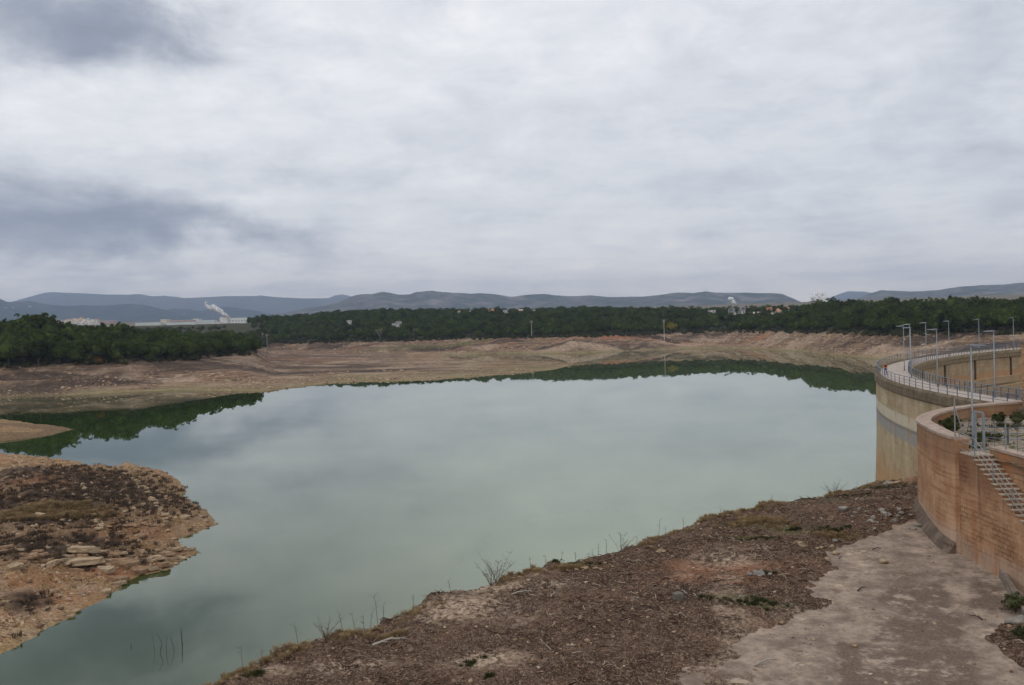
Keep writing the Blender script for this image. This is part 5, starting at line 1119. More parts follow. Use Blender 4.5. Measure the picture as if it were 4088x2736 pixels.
def many(name, pts, sizes, m, label, tones, seed, kind='stuff'):
    """countless small stones gathered in ONE mesh"""
    g = np.random.default_rng(seed); Vs = []; Fs = []; Ts = []; o = 0
    for i, (p, s_) in enumerate(zip(pts, sizes)):
        V, F = HULLS[i % 8]; a = g.uniform(0, 6.28); c, s2 = math.cos(a), math.sin(a); R = np.array([[c, -s2, 0], [s2, c, 0], [0, 0, 1]])
        Vs.append(V @ R.T * s_ + p + [0, 0, s_ * .12]); Fs.append(F + o); Ts.append(np.full(len(V), tones[i])); o += len(V)
    me = np_mesh(name, np.concatenate(Vs), np.concatenate(Fs), m); fattr(me, 'tone', np.concatenate(Ts)); ob = bpy.data.objects.new(name, me); C.objects.link(ob); tag(ob, label, None, None, kind); return ob
def place(n, x0, x1, y0, y1, keep, g):
    x = g.uniform(x0, x1, n); y = g.uniform(y0, y1, n); z, zone, d = terrain(x, y, True); k = keep(x, y, z, zone, d); return np.stack([x, y, z], 1)[k]
G1 = np.random.default_rng(401)
FG = place(110000, -22, 52, 44, 128, lambda x, y, z, zn, d: (zn == 3) & (d['sdF'] > -.8) & (d['soil'] > .03) & (np.hypot(x, y) > 45) & (np.abs(np.arctan2(x, y)) < .50), G1)
def fgdens(p, sc, seed, lo, hi): return sstep(lo, hi, fbm(p[:, 0], p[:, 1], sc, 4, seed))
# brushwood: bent twigs lying on the earth
def twigs(name, P_, L0, L1, r0, r1, seed, label):
    g = np.random.default_rng(seed); n = len(P_); L = g.uniform(0, 1, n) ** 2.2 * (L1 - L0) + L0; a = g.uniform(0, 6.28, n); r = g.uniform(r0, r1, n) * (.5 + L / L1)
    el = np.abs(g.normal(0, .16, n)); d = np.stack([np.cos(a) * np.cos(el), np.sin(a) * np.cos(el), np.sin(el)], 1)
    s_ = np.stack([-np.sin(a), np.cos(a), 0 * a], 1); up = np.array([0, 0, 1.0]); b = g.normal(0, .14, (n, 2)) * L[:, None]
    rings = []
    for j, t in enumerate((-.5, 0., .5)):
        c = P_ + d * (L * (t + .15))[:, None] + s_ * (b[:, :1] if j == 1 else 0) + up * (np.abs(b[:, 1:]) * (1 if j == 1 else 0) + .02)
        rr = (r * (1.0, .8, .5)[j])[:, None]
        for k in range(3):
            th = 2 * np.pi * k / 3; rings.append(c + s_ * rr * math.cos(th) + up * rr * math.sin(th))
    V = np.stack(rings, 1).reshape(-1, 3); base = np.arange(n)[:, None] * 9
    F = np.concatenate([np.stack([base[:, 0] + j * 3 + k, base[:, 0] + j * 3 + (k + 1) % 3, base[:, 0] + (j + 1) * 3 + (k + 1) % 3, base[:, 0] + (j + 1) * 3 + k], 1) for j in range(2) for k in range(3)])
    me = np_mesh(name, V, F, M_TWIG); fattr(me, 'tone', np.repeat(np.clip(g.beta(.9, 1.5, n), 0, 1), 9)); o = bpy.data.objects.new(name, me); C.objects.link(o); tag(o, label, None, None, 'stuff')
den = .06 + .94 * fgdens(FG, 4, 411, -.25, .2); keepm = G1.uniform(0, 1, len(FG)) < den
paleq = [on_bank(px, py)[:2] + (w, l) for px, py, w, l in [(1850, 2440, 2.6, 2.0), (1940, 2350, 2.8, 1.2), (1750, 2480, 1.2, 1.2), (2880, 2290, 3.0, 2.0), (2750, 2330, 1.5, 1.0)]]
for cx, cy, w, l in paleq: keepm &= (((FG[:, 0] - cx) / w) ** 2 + ((FG[:, 1] - cy) / l) ** 2 > 1) | (G1.uniform(0, 1, len(FG)) < .12)
print('brushwood', keepm.sum())
twigs('brushwood', FG[keepm], .10, .75, .010, .030, 5, 'cut twigs and bark littering the brown bank')
# gravel on the bank
k = G1.uniform(0, 1, len(FG)) < .13; s_ = G1.exponential(.035, k.sum()) + .03
many('gravel', FG[k] + G1.normal(0, .1, (k.sum(), 3)) * [1, 1, 0], np.minimum(s_, .2), M_STONE, 'small stones scattered over the brown bank', np.clip(G1.normal(.5, .25, k.sum()), 0, 1), 6)
xs, ys = G1.uniform(3, 31, 1500), G1.uniform(44, 78, 1500); q = (xs > slab_edge(ys) - .5) & (xs < 29.5); xs, ys = xs[q], ys[q]
many('gravel', np.stack([xs, ys, zbank(ys) + .01], 1), np.minimum(G1.exponential(.025, len(xs)) + .015, .14), M_STONE, 'crumbs of stone lying on the concrete apron', np.clip(G1.normal(.5, .3, len(xs)), 0, 1), 7)
# stones of the peninsula
PP = place(42000, -115, -18, 85, 250, lambda x, y, z, zn, d: (zn == 1) & (d['sdP'] > -.3), G1)
front = PP[:, 1] < 135; sel = G1.uniform(0, 1, len(PP)) < np.where(front, .50, .22) + .4 * fgdens(PP, 6, 421, 0, .3); Q = PP[sel]
many('gravel', Q, np.minimum(G1.exponential(.11, len(Q)) + .06, .55), M_STONE, 'stones strewn over the bare peninsula', np.clip(G1.normal(.52, .22, len(Q)), 0, 1), 8)
xs = G1.uniform(-330, 420, 22000); rr = None
a_ = G1.uniform(az_of(-40), az_of(3800), 16000); onl = G1.uniform(0, 1, 16000) < .45; r_ = np.where(onl & (a_ < A0[0][-1]), np.interp(a_, *A0), np.interp(a_, *B0)) + G1.uniform(0, 80, 16000)
x, y = r_ * np.sin(a_), r_ * np.cos(a_); z, zn, d = terrain(x, y, True); q = (zn == 0) & (z > .1) & (z < 13.5) & (fbm(x, y, 22, 3, 431) > .12)
many('gravel', np.stack([x, y, z], 1)[q], np.minimum(G1.exponential(.3, q.sum()) + .2, 1.6), M_STONE, 'blocks of stone scattered on the far bare shores', np.clip(G1.normal(.62, .2, q.sum()), 0, 1), 9)
# countable stones
def stone_mesh(seed, flat, rnd=0., n=18, sub=False):
    V, F = hull(seed, n, flat, rnd); me = np_mesh('stone', V, F); bm = bmesh.new(); bm.from_mesh(me)
    bmesh.ops.bevel(bm, geom=list(bm.edges), offset=.03, segments=1, affect='EDGES'); bmesh.ops.triangulate(bm, faces=bm.faces); bm.to_mesh(me); bm.free(); return me
def slab_mesh(seed, h, n=7):
    g = random.Random(seed); bm = bmesh.new(); an = sorted((k + g.uniform(-.3, .3)) * 6.283 / n for k in range(n)); rr = [g.uniform(.7, 1.1) for _ in an]; t = []; b = []
    for a, r in zip(an, rr):
        t.append(bm.verts.new((1.25 * r * math.cos(a) * .97, r * math.sin(a) * .97, h * g.uniform(.75, 1.1)))); b.append(bm.verts.new((1.3 * r * math.cos(a + .05), r * math.sin(a + .05), -h)))
    bm.faces.new(t); bm.faces.new(b[::-1])
    for k in range(n): bm.faces.new((b[k], b[(k + 1) % n], t[(k + 1) % n], t[k]))
    bmesh.ops.triangulate(bm, faces=bm.faces); bmesh.ops.subdivide_edges(bm, edges=list(bm.edges), cuts=1)
    for v in bm.verts: v.co += Vector((g.uniform(-1, 1), g.uniform(-1, 1), g.uniform(-1, 1))) * .05
    bmesh.ops.recalc_face_normals(bm, faces=bm.faces); me = bpy.data.meshes.new('flat_rock'); bm.to_mesh(me); bm.free(); return me
def rock_mat(name, lo, hi):
    m, nt, out = material(name); p = objc(nt); pos = geo_pos(nt); n = nt.noise(p, 1.6, 7, .7); rnd = nt.node('ShaderNodeObjectInfo').outputs['Random']; s2 = nt.noise(nt.scale(pos, (.5, .5, 6)), 1.2, 4, .6)
    c = nt.mix(nt.ramp(n, .3, .7), lo, hi); c = nt.mix(nt.math('MULTIPLY', nt.ramp(s2, .5, .65), .5), c, tuple(v * .55 for v in lo)); c = nt.mix(nt.math('MULTIPLY', rnd, .45), c, tuple(v * .6 for v in lo))
    bsdf(nt, out, c, .95, nt.math('ADD', n, s2), .7, .06, spec=.1); return m
M_ROCK = rock_mat('pale_limestone', (.26, .182, .112), (.45, .345, .235)); M_ROCK2 = rock_mat('ochre_limestone', (.215, .13, .078), (.38, .26, .165)); M_GREY = rock_mat('grey_limestone', (.19, .172, .15), (.34, .31, .27))
RND = [stone_mesh(500 + k, .65, .8, 22) for k in range(6)]; FLT = [slab_mesh(520 + k, .16 + .04 * (k % 3), 6 + k % 3) for k in range(8)]
def stone(name, px, py, z, size, meshes, m, label, group=None, cat='stone', dz=.0, rz=None, sq=(1, 1, 1), bank=False):
    if bank: x, y, _ = on_bank(px, py)
    else:
        x, y, _ = at(px, py, z=z)
        for _ in range(8): zz = gz(x, y); x, y, _ = at(px, py, z=.5 * z + .5 * zz); z = .5 * z + .5 * zz
    z = gz(x, y) if not bank else max(gz(x, y), float(zbank(y))); me = random.choice(meshes)
    o = bpy.data.objects.new(name, me); C.objects.link(o); o.location = (x, y, z + size * dz); o.rotation_euler = (random.uniform(-.15, .15), random.uniform(-.15, .15), random.uniform(0, 6.28) if rz is None else rz); o.scale = (size * sq[0], size * sq[1], size * sq[2])
    if not me.materials: me.materials.append(m)
    o.material_slots[0].link = 'OBJECT'; o.material_slots[0].material = m; tag(o, label, cat, group); return o
PX = lambda a, b: (a * K, 1760 + b * K)
def row(pts, n, s0, s1, label, group, m=M_ROCK, meshes=RND, jit=7):
    P_ = [PX(*p) for p in pts]; L = [0]
    for a, b in zip(P_, P_[1:]): L.append(L[-1] + math.hypot(b[0] - a[0], b[1] - a[1]))
    for k in range(n):
        t = (k + random.uniform(.2, .8)) / n * L[-1]; px = np.interp(t, L, [p[0] for p in P_]) + random.uniform(-jit, jit); py = np.interp(t, L, [p[1] for p in P_]) + random.uniform(-jit * .5, jit * .5)
        stone('stone', px, py, 4, random.uniform(s0, s1), meshes, m, label, group, dz=.25)
row([(1280, 340), (1400, 420), (1530, 520), (1640, 690), (1720, 800), (1700, 870)], 42, .28, .62, 'pale stone in the long row curving over the tip of the peninsula', 'stones of the curving row')
row([(1120, 900), (1300, 890), (1500, 880), (1700, 890)], 30, .25, .55, 'stone in the straight row across the orange earth of the peninsula', 'stones of the straight row', M_ROCK2)
row([(960, 720), (985, 800), (1020, 870), (1050, 930)], 14, .35, .65, 'pale flat stone in the short row along the edge of the dark scrub', 'stones of the short row', M_ROCK, FLT)
row([(870, 460), (890, 530), (915, 610)], 9, .3, .55, 'pale stone in the small row inside the dark scrub', 'stones of the scrub row')
for a, b, s_, lab in [(410, 795, .95, 'large pale boulder standing alone among dry scrub on the peninsula'), (1305, 720, .6, 'single pale stone left of the curving row of stones'), (1480, 660, .6, 'rounded pale stone on orange earth beside the curving row'), (1390, 715, .5, 'brownish stone near the curving row'), (760, 570, .5, 'small pale stone in the dark scrub'), (1920, 815, .8, 'broad stone near the tip of the peninsula'), (1480, 1005, .9, 'big ochre mound like stone below the straight row')]:
    x, y = PX(a, b); stone('stone', x, y, 5, s_, RND, M_ROCK if s_ != .9 else M_ROCK2, lab, dz=.3)
# bedded slabs along the near flank
PX2 = lambda a, b: (a * K, 2150 + b * K)
x, y = PX2(780, 262); stone('flat_rock', x, y, 4, 3.1, [slab_mesh(601, .13, 7)], M_ROCK, 'largest flat limestone slab on the peninsula flank', None, 'rock', .08, .05, (.95, .55, 1)); x, y = PX2(780, 215); stone('flat_rock', x + 30, y, 4.4, 1.8, [slab_mesh(602, .18, 6)], M_ROCK, 'thick pale block lying on top of the largest slab', None, 'rock', .38, .1, (1, .65, 1))
for a, b, s_, rz, lab in [(160, 310, 1.2, .3, 'pointed pale boulder at the left end of the slabs'), (555, 270, 1.1, 1.4, 'upright pale block left of the largest slab'), (1340, 290, 1.5, .6, 'tilted brown boulder by the water with a white top'), (1450, 350, 1.4, .2, 'dark brown boulder at the water edge below the tilted one'), (1700, 290, 1.2, .3, 'ochre boulder at the water edge nearest the point'), (1100, 345, 1.3, .1, 'long low block right of the largest slab'), (1100, 565, .8, .8, 'lone boulder standing in the water edge'), (1240, 440, 1.2, .2, 'flat brown block by the water'), (735, 822, .6, .1, 'small flat stone jutting into the water'), (1240, 480, .9, .1, 'thin slab at the very water edge')]:
    x, y = PX2(a, b); stone('boulder', x, y, 2.5, s_ * .75, [slab_mesh(700 + a, .30, 7)], M_ROCK2 if 'brown' in lab or 'ochre' in lab else M_ROCK, lab, None, 'boulder', .25, rz)
for k in range(85):
    a = random.uniform(-20, 2000); b = np.interp(a, [0, 600, 1100, 1500, 2000], [190, 200, 190, 190, 150]) + random.gauss(0, 55)
    if b > np.interp(a, [1200, 1500, 1770, 2030], [440, 370, 290, 170]): continue
    x, y = PX2(a, b); stone('flat_rock', x, y, 3.5, random.uniform(.28, .85), FLT, M_ROCK if random.random() < .45 else M_ROCK2, 'thin bedded limestone slab among others on the flank of the peninsula', 'bedded slabs', 'rock', .1, random.uniform(-.4, .4), (1.3, .7, 1))
# dry scrub on the peninsula and far shore
def twig_bush(name, seed, n, h, w, mat):
    g = np.random.default_rng(seed); mbv = []; mbf = []
    for i in range(n):
        a = g.uniform(0, 6.28); r = w * math.sqrt(g.uniform(0, 1)); t = np.array([math.cos(a) * r, math.sin(a) * r, 0]); lean = np.array([math.cos(a), math.sin(a), 0]) * g.uniform(0, .35) * h; H = h * g.uniform(.5, 1.1)
        tip = t + lean + [0, 0, H]; wd = g.uniform(.012, .03); s_ = np.array([-math.sin(a + 1), math.cos(a + 1), 0]) * wd; o = len(mbv); mid = (t + tip) / 2 + g.normal(0, .05, 3)
        mbv += [t - s_, t + s_, mid + s_ * 1.6, mid - s_ * 1.6, tip]; mbf += [(o, o + 1, o + 2, o + 3)]
        mbf += [(o + 3, o + 2, o + 4, o + 4)] if False else [(o + 3, o + 2, o + 4)]
        for _ in range(3):
            q = t + (tip - t) * g.uniform(.35, .95); e = q + np.array([g.normal(0, .16), g.normal(0, .16), g.uniform(.05, .25)]) * h; o = len(mbv); mbv += [q - s_ * .7, q + s_ * .7, e]; mbf += [(o, o + 1, o + 2)]
    me = bpy.data.meshes.new(name); me.from_pydata([tuple(v) for v in mbv], [], mbf); me.update(); me.materials.append(mat); return me
DRY = [twig_bush('dry_scrub_bush', 810 + k, 44, .75, .55, M_DRYBUSH) for k in range(4)]
psd = np.zeros(len(PP)); wb = fbm(PP[:, 0], PP[:, 1], 18, 4, 71)
for q in [(100, 1960, 6, 22, 16), (260, 1925, 6.6, 20, 17), (380, 1850, 7, 12, 22), (425, 1895, 6, 4, 15), (280, 2010, 5.5, 9, 8), (480, 1935, 5, 1.3, 8), (60, 2130, 5, 9, 5), (190, 2150, 4.6, 10, 5), (320, 2110, 4.5, 8, 4.5), (340, 2130, 4, 3, 3), (20, 2320, 4, 3, 4), (430, 2020, 4.6, 4, 3)]:
    psd = np.maximum(psd, ell(PP[:, 0] + wb * 3, PP[:, 1] + wb * 3, *q))
psd = np.maximum(psd, .012); Q = PP[(G1.uniform(0, 1, len(PP)) < psd * .42) & (PP[:, 1] < 212)]
instancer('dry_scrub', Q, G1.integers(0, 4, len(Q)), G1.uniform(.35, .85, len(Q)), [[b] for b in DRY], 'dark dry scrub covering the hump of the peninsula', 3)
M_STRAW = foliage_material('straw_grass', (.17, .115, .055), (.31, .225, .125), .25)
def tuft(name, seed, n, h, w, mat):
    g = np.random.default_rng(seed); V = []; F = []
    for i in range(n):
        a = g.uniform(0, 6.28); r = w * math.sqrt(g.uniform(0, 1)); b = np.array([math.cos(a) * r, math.sin(a) * r, 0]); out_ = np.array([math.cos(a), math.sin(a), 0]) * g.uniform(.1, .7) * h; H = h * g.uniform(.5, 1); s_ = np.array([-math.sin(a), math.cos(a), 0]) * .012
        o = len(V); V += [b - s_, b + s_, b + out_ * .4 + [0, 0, H * .7] + s_, b + out_ * .4 + [0, 0, H * .7] - s_, b + out_ + [0, 0, H]]; F += [(o, o + 1, o + 2, o + 3), (o + 3, o + 2, o + 4)]
    me = bpy.data.meshes.new(name); me.from_pydata([tuple(v) for v in V], [], F); me.update(); me.materials.append(mat); return me
TUF = [tuft('straw_tuft', 830 + k, 46, .34, .22, M_STRAW) for k in range(3)]; M_GREENT = foliage_material('green_weeds', (.022, .028, .011), (.055, .060, .024), .3)
GTF = [tuft('green_tuft', 840 + k, 40, .26, .2, M_GREENT) for k in range(2)]
el_ = ell(PP[:, 0], PP[:, 1], 155, 2010, 5.5, 7, 3.2); Q = PP[G1.uniform(0, 1, len(PP)) < el_ * 1.0]; Q = np.concatenate([Q + G1.normal(0, .5, Q.shape) * [1, 1, 0] for _ in range(5)])
instancer('dry_grass', Q, G1.integers(0, 3, len(Q)), G1.uniform(1.2, 2.2, len(Q)), [[b] for b in TUF], 'patch of ochre dry grass in the dark scrub of the peninsula', 4)
# grass along the rim of the bank and in patches
rim = np.array(RIM[3:-4]); d_ = []
for i in range(len(rim) - 1):
    n = int(np.hypot(*(rim[i + 1] - rim[i])) * 20); t = G1.uniform(0, 1, n)[:, None]; d_.append(rim[i] + (rim[i + 1] - rim[i]) * t + G1.normal(0, .55, (n, 2)))
d_ = np.concatenate(d_); d_ = d_[fbm(d_[:, 0], d_[:, 1], 3.0, 3, 451) > -.05]
pt = [on_bank(px, py)[:2] + (w, l, n) for px, py, w, l, n in [(3040, 2105, 2.0, .9, 130), (2960, 2115, 1.2, .6, 80), (3330, 2150, 1.2, .6, 60), (1560, 2560, .8, .4, 60), (2270, 2285, 1.0, .4, 60)]]
ex = np.concatenate([np.stack([G1.normal(cx, w * .5, n), G1.normal(cy, l * .5, n)], 1) for cx, cy, w, l, n in pt])
d_ = np.concatenate([d_, ex]); z = terrain(d_[:, 0], d_[:, 1]); q = (z > 6) & (d_[:, 0] < 44); Q = np.column_stack([d_[q], z[q] - .02])
instancer('dry_grass', Q, G1.integers(0, 3, len(Q)), G1.uniform(.4, .95, len(Q)), [[b] for b in TUF], 'ochre dry grass along the rim of the bank', 5)
gp = [on_bank(px, py)[:2] + (w, l, n) for px, py, w, l, n in [(3520, 1960, 2.6, 2.5, 90), (3400, 1985, 2, 1.5, 40), (3170, 2125, .6, .3, 24), (3030, 2170, 1.2, .25, 26), (3075, 2315, .4, .25, 14), (2820, 2420, .5, .25, 10), (1890, 2660, .9, .6, 16), (3330, 2130, 1.3, .5, 50), (2220, 2255, .5, .3, 30), (2330, 2270, 1.2, .2, 40), (3020, 2430, 1.5, .5, 60), (4040, 2430, .6, .5, 30), (4085, 2560, .6, .5, 20), (1950, 2730, .3, .2, 12), (1010, 2720, .6, .3, 20)]]
ex = np.concatenate([np.stack([G1.normal(cx, w * .5, n), G1.normal(cy, l * .5, n)], 1) for cx, cy, w, l, n in gp]); z = np.maximum(terrain(ex[:, 0], ex[:, 1]), zbank(ex[:, 1]) - .1); Q = np.column_stack([ex, z])
instancer('green_weeds', Q, G1.integers(0, 2, len(Q)), G1.uniform(.35, .85, len(Q)), [[b] for b in GTF], 'low green weeds in patches on the bank', 6)
# terrace plants
xs = G1.uniform(31, 46, 900); ys = G1.uniform(60, 88, 900); dn = fbm(xs, ys, 3.5, 3, 461) + .25 * (ys > 73); q = (dn > .24) & (xs > np.interp(ys, [60, 67, 72, 79, 84, 88], [31.6, 31, 31.4, 33.6, 37, 42])); Q = np.column_stack([xs[q], ys[q], 20.25 + 0 * xs[q]])
instancer('green_weeds', Q, G1.integers(0, 2, len(Q)), G1.uniform(.6, 1.5, len(Q)), [[b] for b in GTF], 'green weeds growing on the stony terrace behind the wall', 7)
def shrub(px, py, D, s_, label, m=M_GREENT, z=None, seed=1):
    x, y, _ = at(px, py, D=D); t = thing('shrub', label, 'shrub', (x, y, 20.2 if z is None else z)); t.scale = (s_,) * 3
    link('crown', crown_mesh('shrub_leaves', 900 + seed, .75, .65, .65, 18, 22, .13, m, .3), None, t); mb = MB()
    for k in range(4): a = k * 1.6; mb.tube([(0, 0, -.1), (.15 * math.cos(a), .15 * math.sin(a), .35), (.4 * math.cos(a), .4 * math.sin(a), .9)], [.03, .022, .01], 5)
    mb.build('stems', M_BARK, t)
shrub(3790, 1690, 79, 1.0, 'dense dark green bush against the inner side of the curved wall', seed=1)
shrub(3990, 1670, 83, .75, 'green bush on the terrace behind the wire fence, left one', seed=2); shrub(4060, 1668, 82, .8, 'dark bush on the terrace behind the wire fence, right one', M_BUSH, seed=3)
b = on_bank(4052, 2450); shrub(4055, 2440, b[1], .75, 'green and brown bush at the foot of the low concrete wall', M_BUSH, zbank(b[1]) + .1, 4)
b = on_bank(4092, 2570); shrub(4090, 2555, b[1], .6, 'green bush at the lower right edge of the photo', M_BUSH, zbank(b[1]) + .1, 5)
b = on_bank(3802, 2200); t = tag(link('grass_clump', tuft('rusty_tuft', 850, 160, .75, .35, foliage_material('rusty_grass', (.11, .05, .02), (.22, .115, .05))), None, None, loc=(b[0], b[1], float(zbank(b[1])))), 'rusty dry grass clump on the apron at the foot of the curved wall', 'grass clump')
# rubble on the terrace
for k in range(60):
    x, y = random.uniform(31.5, 44), random.uniform(64, 86)
    if x < np.interp(y, [60, 67, 72, 79, 84, 88], [31.6, 31.2, 31.8, 34, 37.6, 42.6]): continue
    me = random.choice(RND); o = bpy.data.objects.new('stone', me); C.objects.link(o); s_ = random.uniform(.1, .3); o.scale = (s_,) * 3; o.location = (x, y, 20.3); o.rotation_euler = (0, 0, k); o.material_slots[0].link = 'OBJECT'; o.material_slots[0].material = M_ROCK; tag(o, 'pale rubble stone on the terrace behind the masonry wall', 'stone', 'rubble stones on the terrace')
# stones on bank and apron
for px, py, s_, m_, lab in [(3304, 2250, .26, M_ROCK, 'white rounded stone on the apron at the edge of the bank'), (3526, 2247, .36, M_ROCK, 'white domed stone in the middle of the apron'), (3412, 2582, .17, M_ROCK2, 'small orange stone lying on the apron'), (3322, 2190, .24, M_ROCK, 'flat pale stone where the bank meets the apron'), (3337, 2212, .3, M_ROCK, 'pale slab like stone on the apron edge'), (3334, 2165, .22, M_GREY, 'grey stone upright at the bank edge'), (4062, 2495, .55, M_GREY, 'big grey boulder at the right edge by the bushes'), (3545, 1950, .5, M_GREY, 'grey boundary stone on the bank near the dam'), (3576, 1950, .7, M_ROCK, 'broad pale rock slab on the bank beside the dam'), (3369, 2062, .42, M_GREY, 'grey squared stone standing on the bank below the dam'), (4043, 2375, .12, M_GREY, 'small white stone near the low concrete wall'), (2960, 2410, .15, M_GREY, 'small white stone on the dark brushwood'), (3640, 1945, 1.0, M_ROCK2, 'large pale rock beside the tip of the masonry wall'), (2640, 2215, .3, M_ROCK, 'pale stone in the brown bank below the rim')]:
    stone('stone', px, py, 13, s_, RND, m_, lab, None, 'stone', .25, None, (1, 1, 1), True)
def concrete_block(px, py, s_, label):
    x, y, _ = on_bank(px, py); bm = bmesh.new(); bmesh.ops.create_cube(bm, size=s_); bmesh.ops.bevel(bm, geom=list(bm.edges), offset=s_ * .07, segments=2, affect='EDGES')
    for v in bm.verts: v.co += Vector((random.uniform(-1, 1), random.uniform(-1, 1), random.uniform(-1, 1))) * s_ * .025
    me = bpy.data.meshes.new('concrete_block'); bm.to_mesh(me); bm.free(); o = link('concrete_block', me, simple_mat('dirty_concrete', (.15, .132, .11), .95, .3, 5), None, False, (x, y, gz(x, y) + s_ * .38)); o.rotation_euler = (.06, -.05, .5); tag(o, label, 'concrete block')
concrete_block(2708, 2425, .5, 'grey concrete block half sunk in the brown brushwood')
def pile(px, py, n, r, s0, s1, label, group, m_):
    cx, cy, _ = on_bank(px, py)
    for k in range(n):
        x, y = cx + random.gauss(0, r), cy + random.gauss(0, r * .6); me = random.choice(RND); o = bpy.data.objects.new('stone', me); C.objects.link(o); s_ = random.uniform(s0, s1); o.scale = (s_,) * 3; o.location = (x, y, max(gz(x, y), float(zbank(y))) + s_ * .25); o.rotation_euler = (.2, .1, k * 1.3); o.material_slots[0].link = 'OBJECT'; o.material_slots[0].material = m_; tag(o, label, 'stone', group)
pile(3025, 2318, 12, .45, .12, .28, 'grey white stone in the loose heap on the brown bank', 'heap on the bank', M_GREY); pile(3228, 2192, 11, .5, .12, .28, 'pale stone in the heap at the bank edge beside the apron', 'heap at the bank edge', M_ROCK)
pile(3530, 2080, 26, 1.8, .12, .32, 'grey stone on the bank between the dam and the masonry wall', 'stones below the wall', M_GREY); pile(2330, 2280, 14, .9, .1, .22, 'pale stone lying along the rim of the bank', 'stones along the rim', M_ROCK)
# dead branches
def branch(px, py, L, label, seed, rz, m_=M_DEADWOOD, lift=0.06):
    g = random.Random(seed); mb = MB(); x, y, _ = on_bank(px, py); z = max(gz(x, y), float(zbank(y))); pts = [(L * (t - .5), g.uniform(-.06, .06) * L, lift + .09 * L * math.sin(t * 3)) for t in (0, .25, .5, .75, 1)]
    mb.tube(pts, [.05 * L ** .5, .045 * L ** .5, .04 * L ** .5, .03 * L ** .5, .014], 6)
    for k in (1, 2, 3): p = pts[k]; e = (p[0] + L * g.uniform(.1, .25), p[1] + L * g.choice((-1, 1)) * g.uniform(.12, .25), p[2] + L * g.uniform(.0, .16)); mb.tube([p, e], [.025 * L ** .5, .008], 5)
    o = mb.build('dead_branch', m_, None, True, (x, y, z)); o.rotation_euler = (0, 0, rz); tag(o, label, 'branch')
branch(3235, 2012, 2.6, 'dark forked branch at the rim of the bank below the dam', 1, 2.8, M_BARK); branch(2210, 2395, .9, 'short pale stick standing on the brown bank', 2, 1.3); branch(2090, 2385, 1.5, 'grey broken branches left of the pale stick', 3, .2); branch(3440, 2355, 1.0, 'thin dark branch lying on the apron', 4, .7, M_BARK)
branch(3500, 2195, .7, 'brown piece of wood lying on the apron', 5, .3, M_BARK); branch(3355, 2235, .5, 'dark stump like lump of wood on the apron edge', 6, 1.0, M_BARK, .12); branch(1560, 2590, 2.0, 'pale branch along the lower left of the bank', 7, .4); branch(2730, 2390, .8, 'white forked twig by the concrete block', 8, 1.9); branch(3895, 2470, .9, 'thin branch on the apron near the right edge bushes', 9, 2.0, M_BARK); branch(3060, 2650, 1.5, 'bundle of pale twigs on the apron bottom edge', 10, .5)
# tall dry weeds on the rim
def weed(px, py, H, label, seed, bushy=0, m_=None):
    g = random.Random(seed); mb = MB(); x, y, _ = on_bank(px, py); z = gz(x, y)
    for s_ in range(1 + bushy * 9):
        a = g.uniform(0, 6.28); ln = g.uniform(.05, .2) if not bushy else g.uniform(.2, .9); h = H * (1 if s_ == 0 else g.uniform(.5, .95)); top = Vector((math.cos(a) * ln * H, math.sin(a) * ln * H, h)); base = Vector((g.uniform(-.1, .1) * bushy, g.uniform(-.1, .1) * bushy, -.05)); mid = base.lerp(top, .55) + Vector((0, 0, .08 * H))
        mb.tube([base, mid, top], [.016, .011, .005], 4)
        for k in range(6 if not bushy else 5):
            t = g.uniform(.35, .97); p = base.lerp(mid, t / .55) if t < .55 else mid.lerp(top, (t - .55) / .45); aa = g.uniform(0, 6.28); L = H * g.uniform(.08, .24); e = p + Vector((math.cos(aa) * L, math.sin(aa) * L, L * g.uniform(.3, .9))); mb.tube([p, e], [.008, .004], 3)
            if g.random() < .6: q = p.lerp(e, .6); f = q + Vector((g.uniform(-.5, .5), g.uniform(-.5, .5), g.uniform(.2, .6))) * L; mb.tube([q, f], [.006, .003], 3)
    o = mb.build('dry_weed', m_ or M_WEED, None, False, (x, y, z)); tag(o, label, 'weed', None if bushy else 'weeds on the rim of the bank')
M_WEED = simple_mat('dry_stems', (.10, .078, .058), .95, .3, 6); M_WEED2 = simple_mat('greenish_stems', (.06, .07, .03), .95, .3, 6)
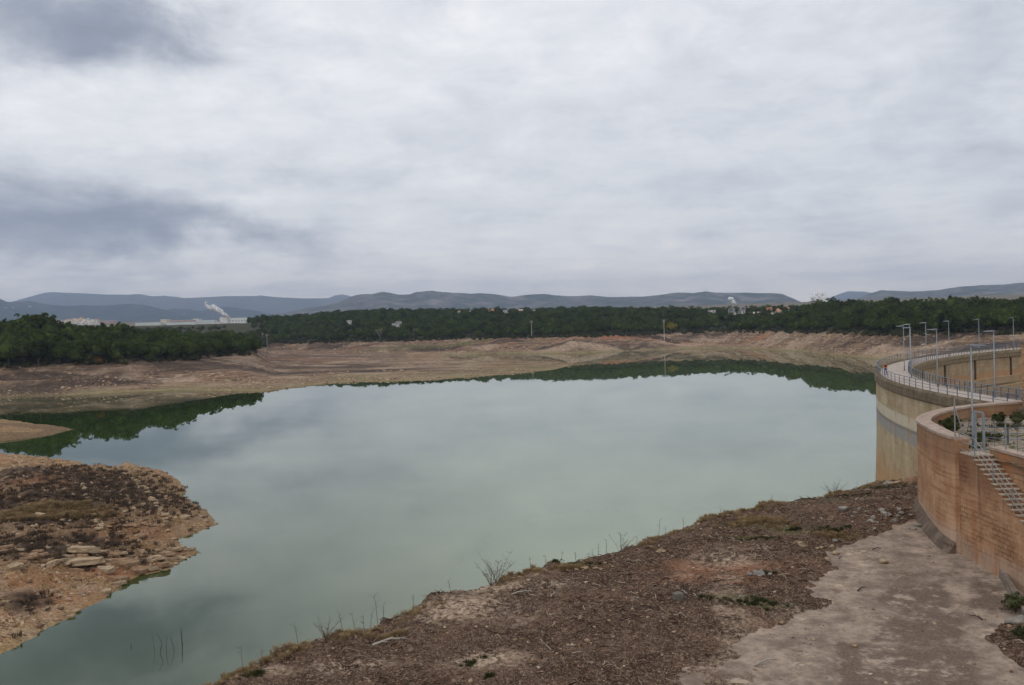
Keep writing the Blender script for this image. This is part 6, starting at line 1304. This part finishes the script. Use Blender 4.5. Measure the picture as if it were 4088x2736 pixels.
weed(1985, 2338, 1.9, 'wide leafless bush on the rim of the bank over the water', 1, 1); weed(1960, 2345, 1.5, 'smaller leafless bush hugging the left of the wide one', 12, 1); weed(1300, 2580, 1.3, 'sprawling bare bush low on the left part of the rim', 2, 1); weed(2480, 2190, 1.3, 'bare bush on the rim right of the middle', 3, 1); weed(3680, 1930, 1.3, 'bare bush in front of the dam at the wall tip', 4, 1); weed(3330, 1990, 1.6, 'bare bush on the rim close to the dam', 14, 1)
for k, (px, py, H) in enumerate([(1510, 2500, 1.9), (1530, 2495, 1.2), (1480, 2515, .9), (1195, 2612, 1.6), (1370, 2550, 1.2), (1420, 2535, 1.1), (1455, 2525, 1.0), (970, 2690, 1.3), (1050, 2655, .7), (1650, 2445, 1.0), (1800, 2385, .8), (2120, 2300, 1.0), (2180, 2282, .9), (2240, 2262, .8), (2370, 2225, .9), (2390, 2220, 1.1), (2630, 2140, 1.2), (2660, 2130, .8), (2730, 2110, .8), (2540, 2165, .9), (2300, 2245, .7), (2350, 2232, .8), (2420, 2210, 1.0), (2880, 2075, .8), (3080, 2032, .7), (3420, 1962, 1.0), (3460, 1950, .8)]):
    weed(px, py, H, 'thin dry weed stalk standing on the rim of the bank', 30 + k, 0, M_WEED2 if k % 4 == 2 else None)
# dead sticks standing in the water
M_STICK = simple_mat('wet_stick', (.030, .024, .018), .8, .3, 5)
for pts, r, lab in [([(728, 2576), (725, 2545), (724, 2530), (722, 2505)], .05, 'tallest dead stick standing in the green water'), ([(639, 2607), (643, 2590), (647, 2569), (640, 2553), (628, 2534)], .032, 'crooked dead stick in the water, bent in the middle'), ([(663.5, 2599), (664, 2570), (668, 2542)], .028, 'straight thin stick in the water right of the crooked one'), ([(696, 2597), (689, 2570), (680, 2538)], .028, 'leaning thin stick in the water left of the tallest'), ([(617.5, 2604), (612, 2570), (604, 2520)], .02, 'slender stick in the water, leftmost of the group of five'), ([(523, 2583), (524, 2570)], .04, 'short stub in the water apart from the other sticks')]:
    x, y, _ = at(*pts[0], z=0); mb = MB(); P_ = [(0, 0, -.6)] + [tuple(np.array(at(*p, D=y)) - np.array([x, y, 0])) for p in pts]; n = len(P_)
    mb.tube(P_, [r * (1 - .6 * i / (n - 1)) for i in range(n)], 6)
    if len(pts) > 3: p = Vector(P_[2]); mb.tube([p, p + Vector((.12, 0, .22))], [r * .5, r * .2], 5)
    tag(mb.build('dead_stick', M_STICK, None, True, (x, y, 0)), lab, 'stick')
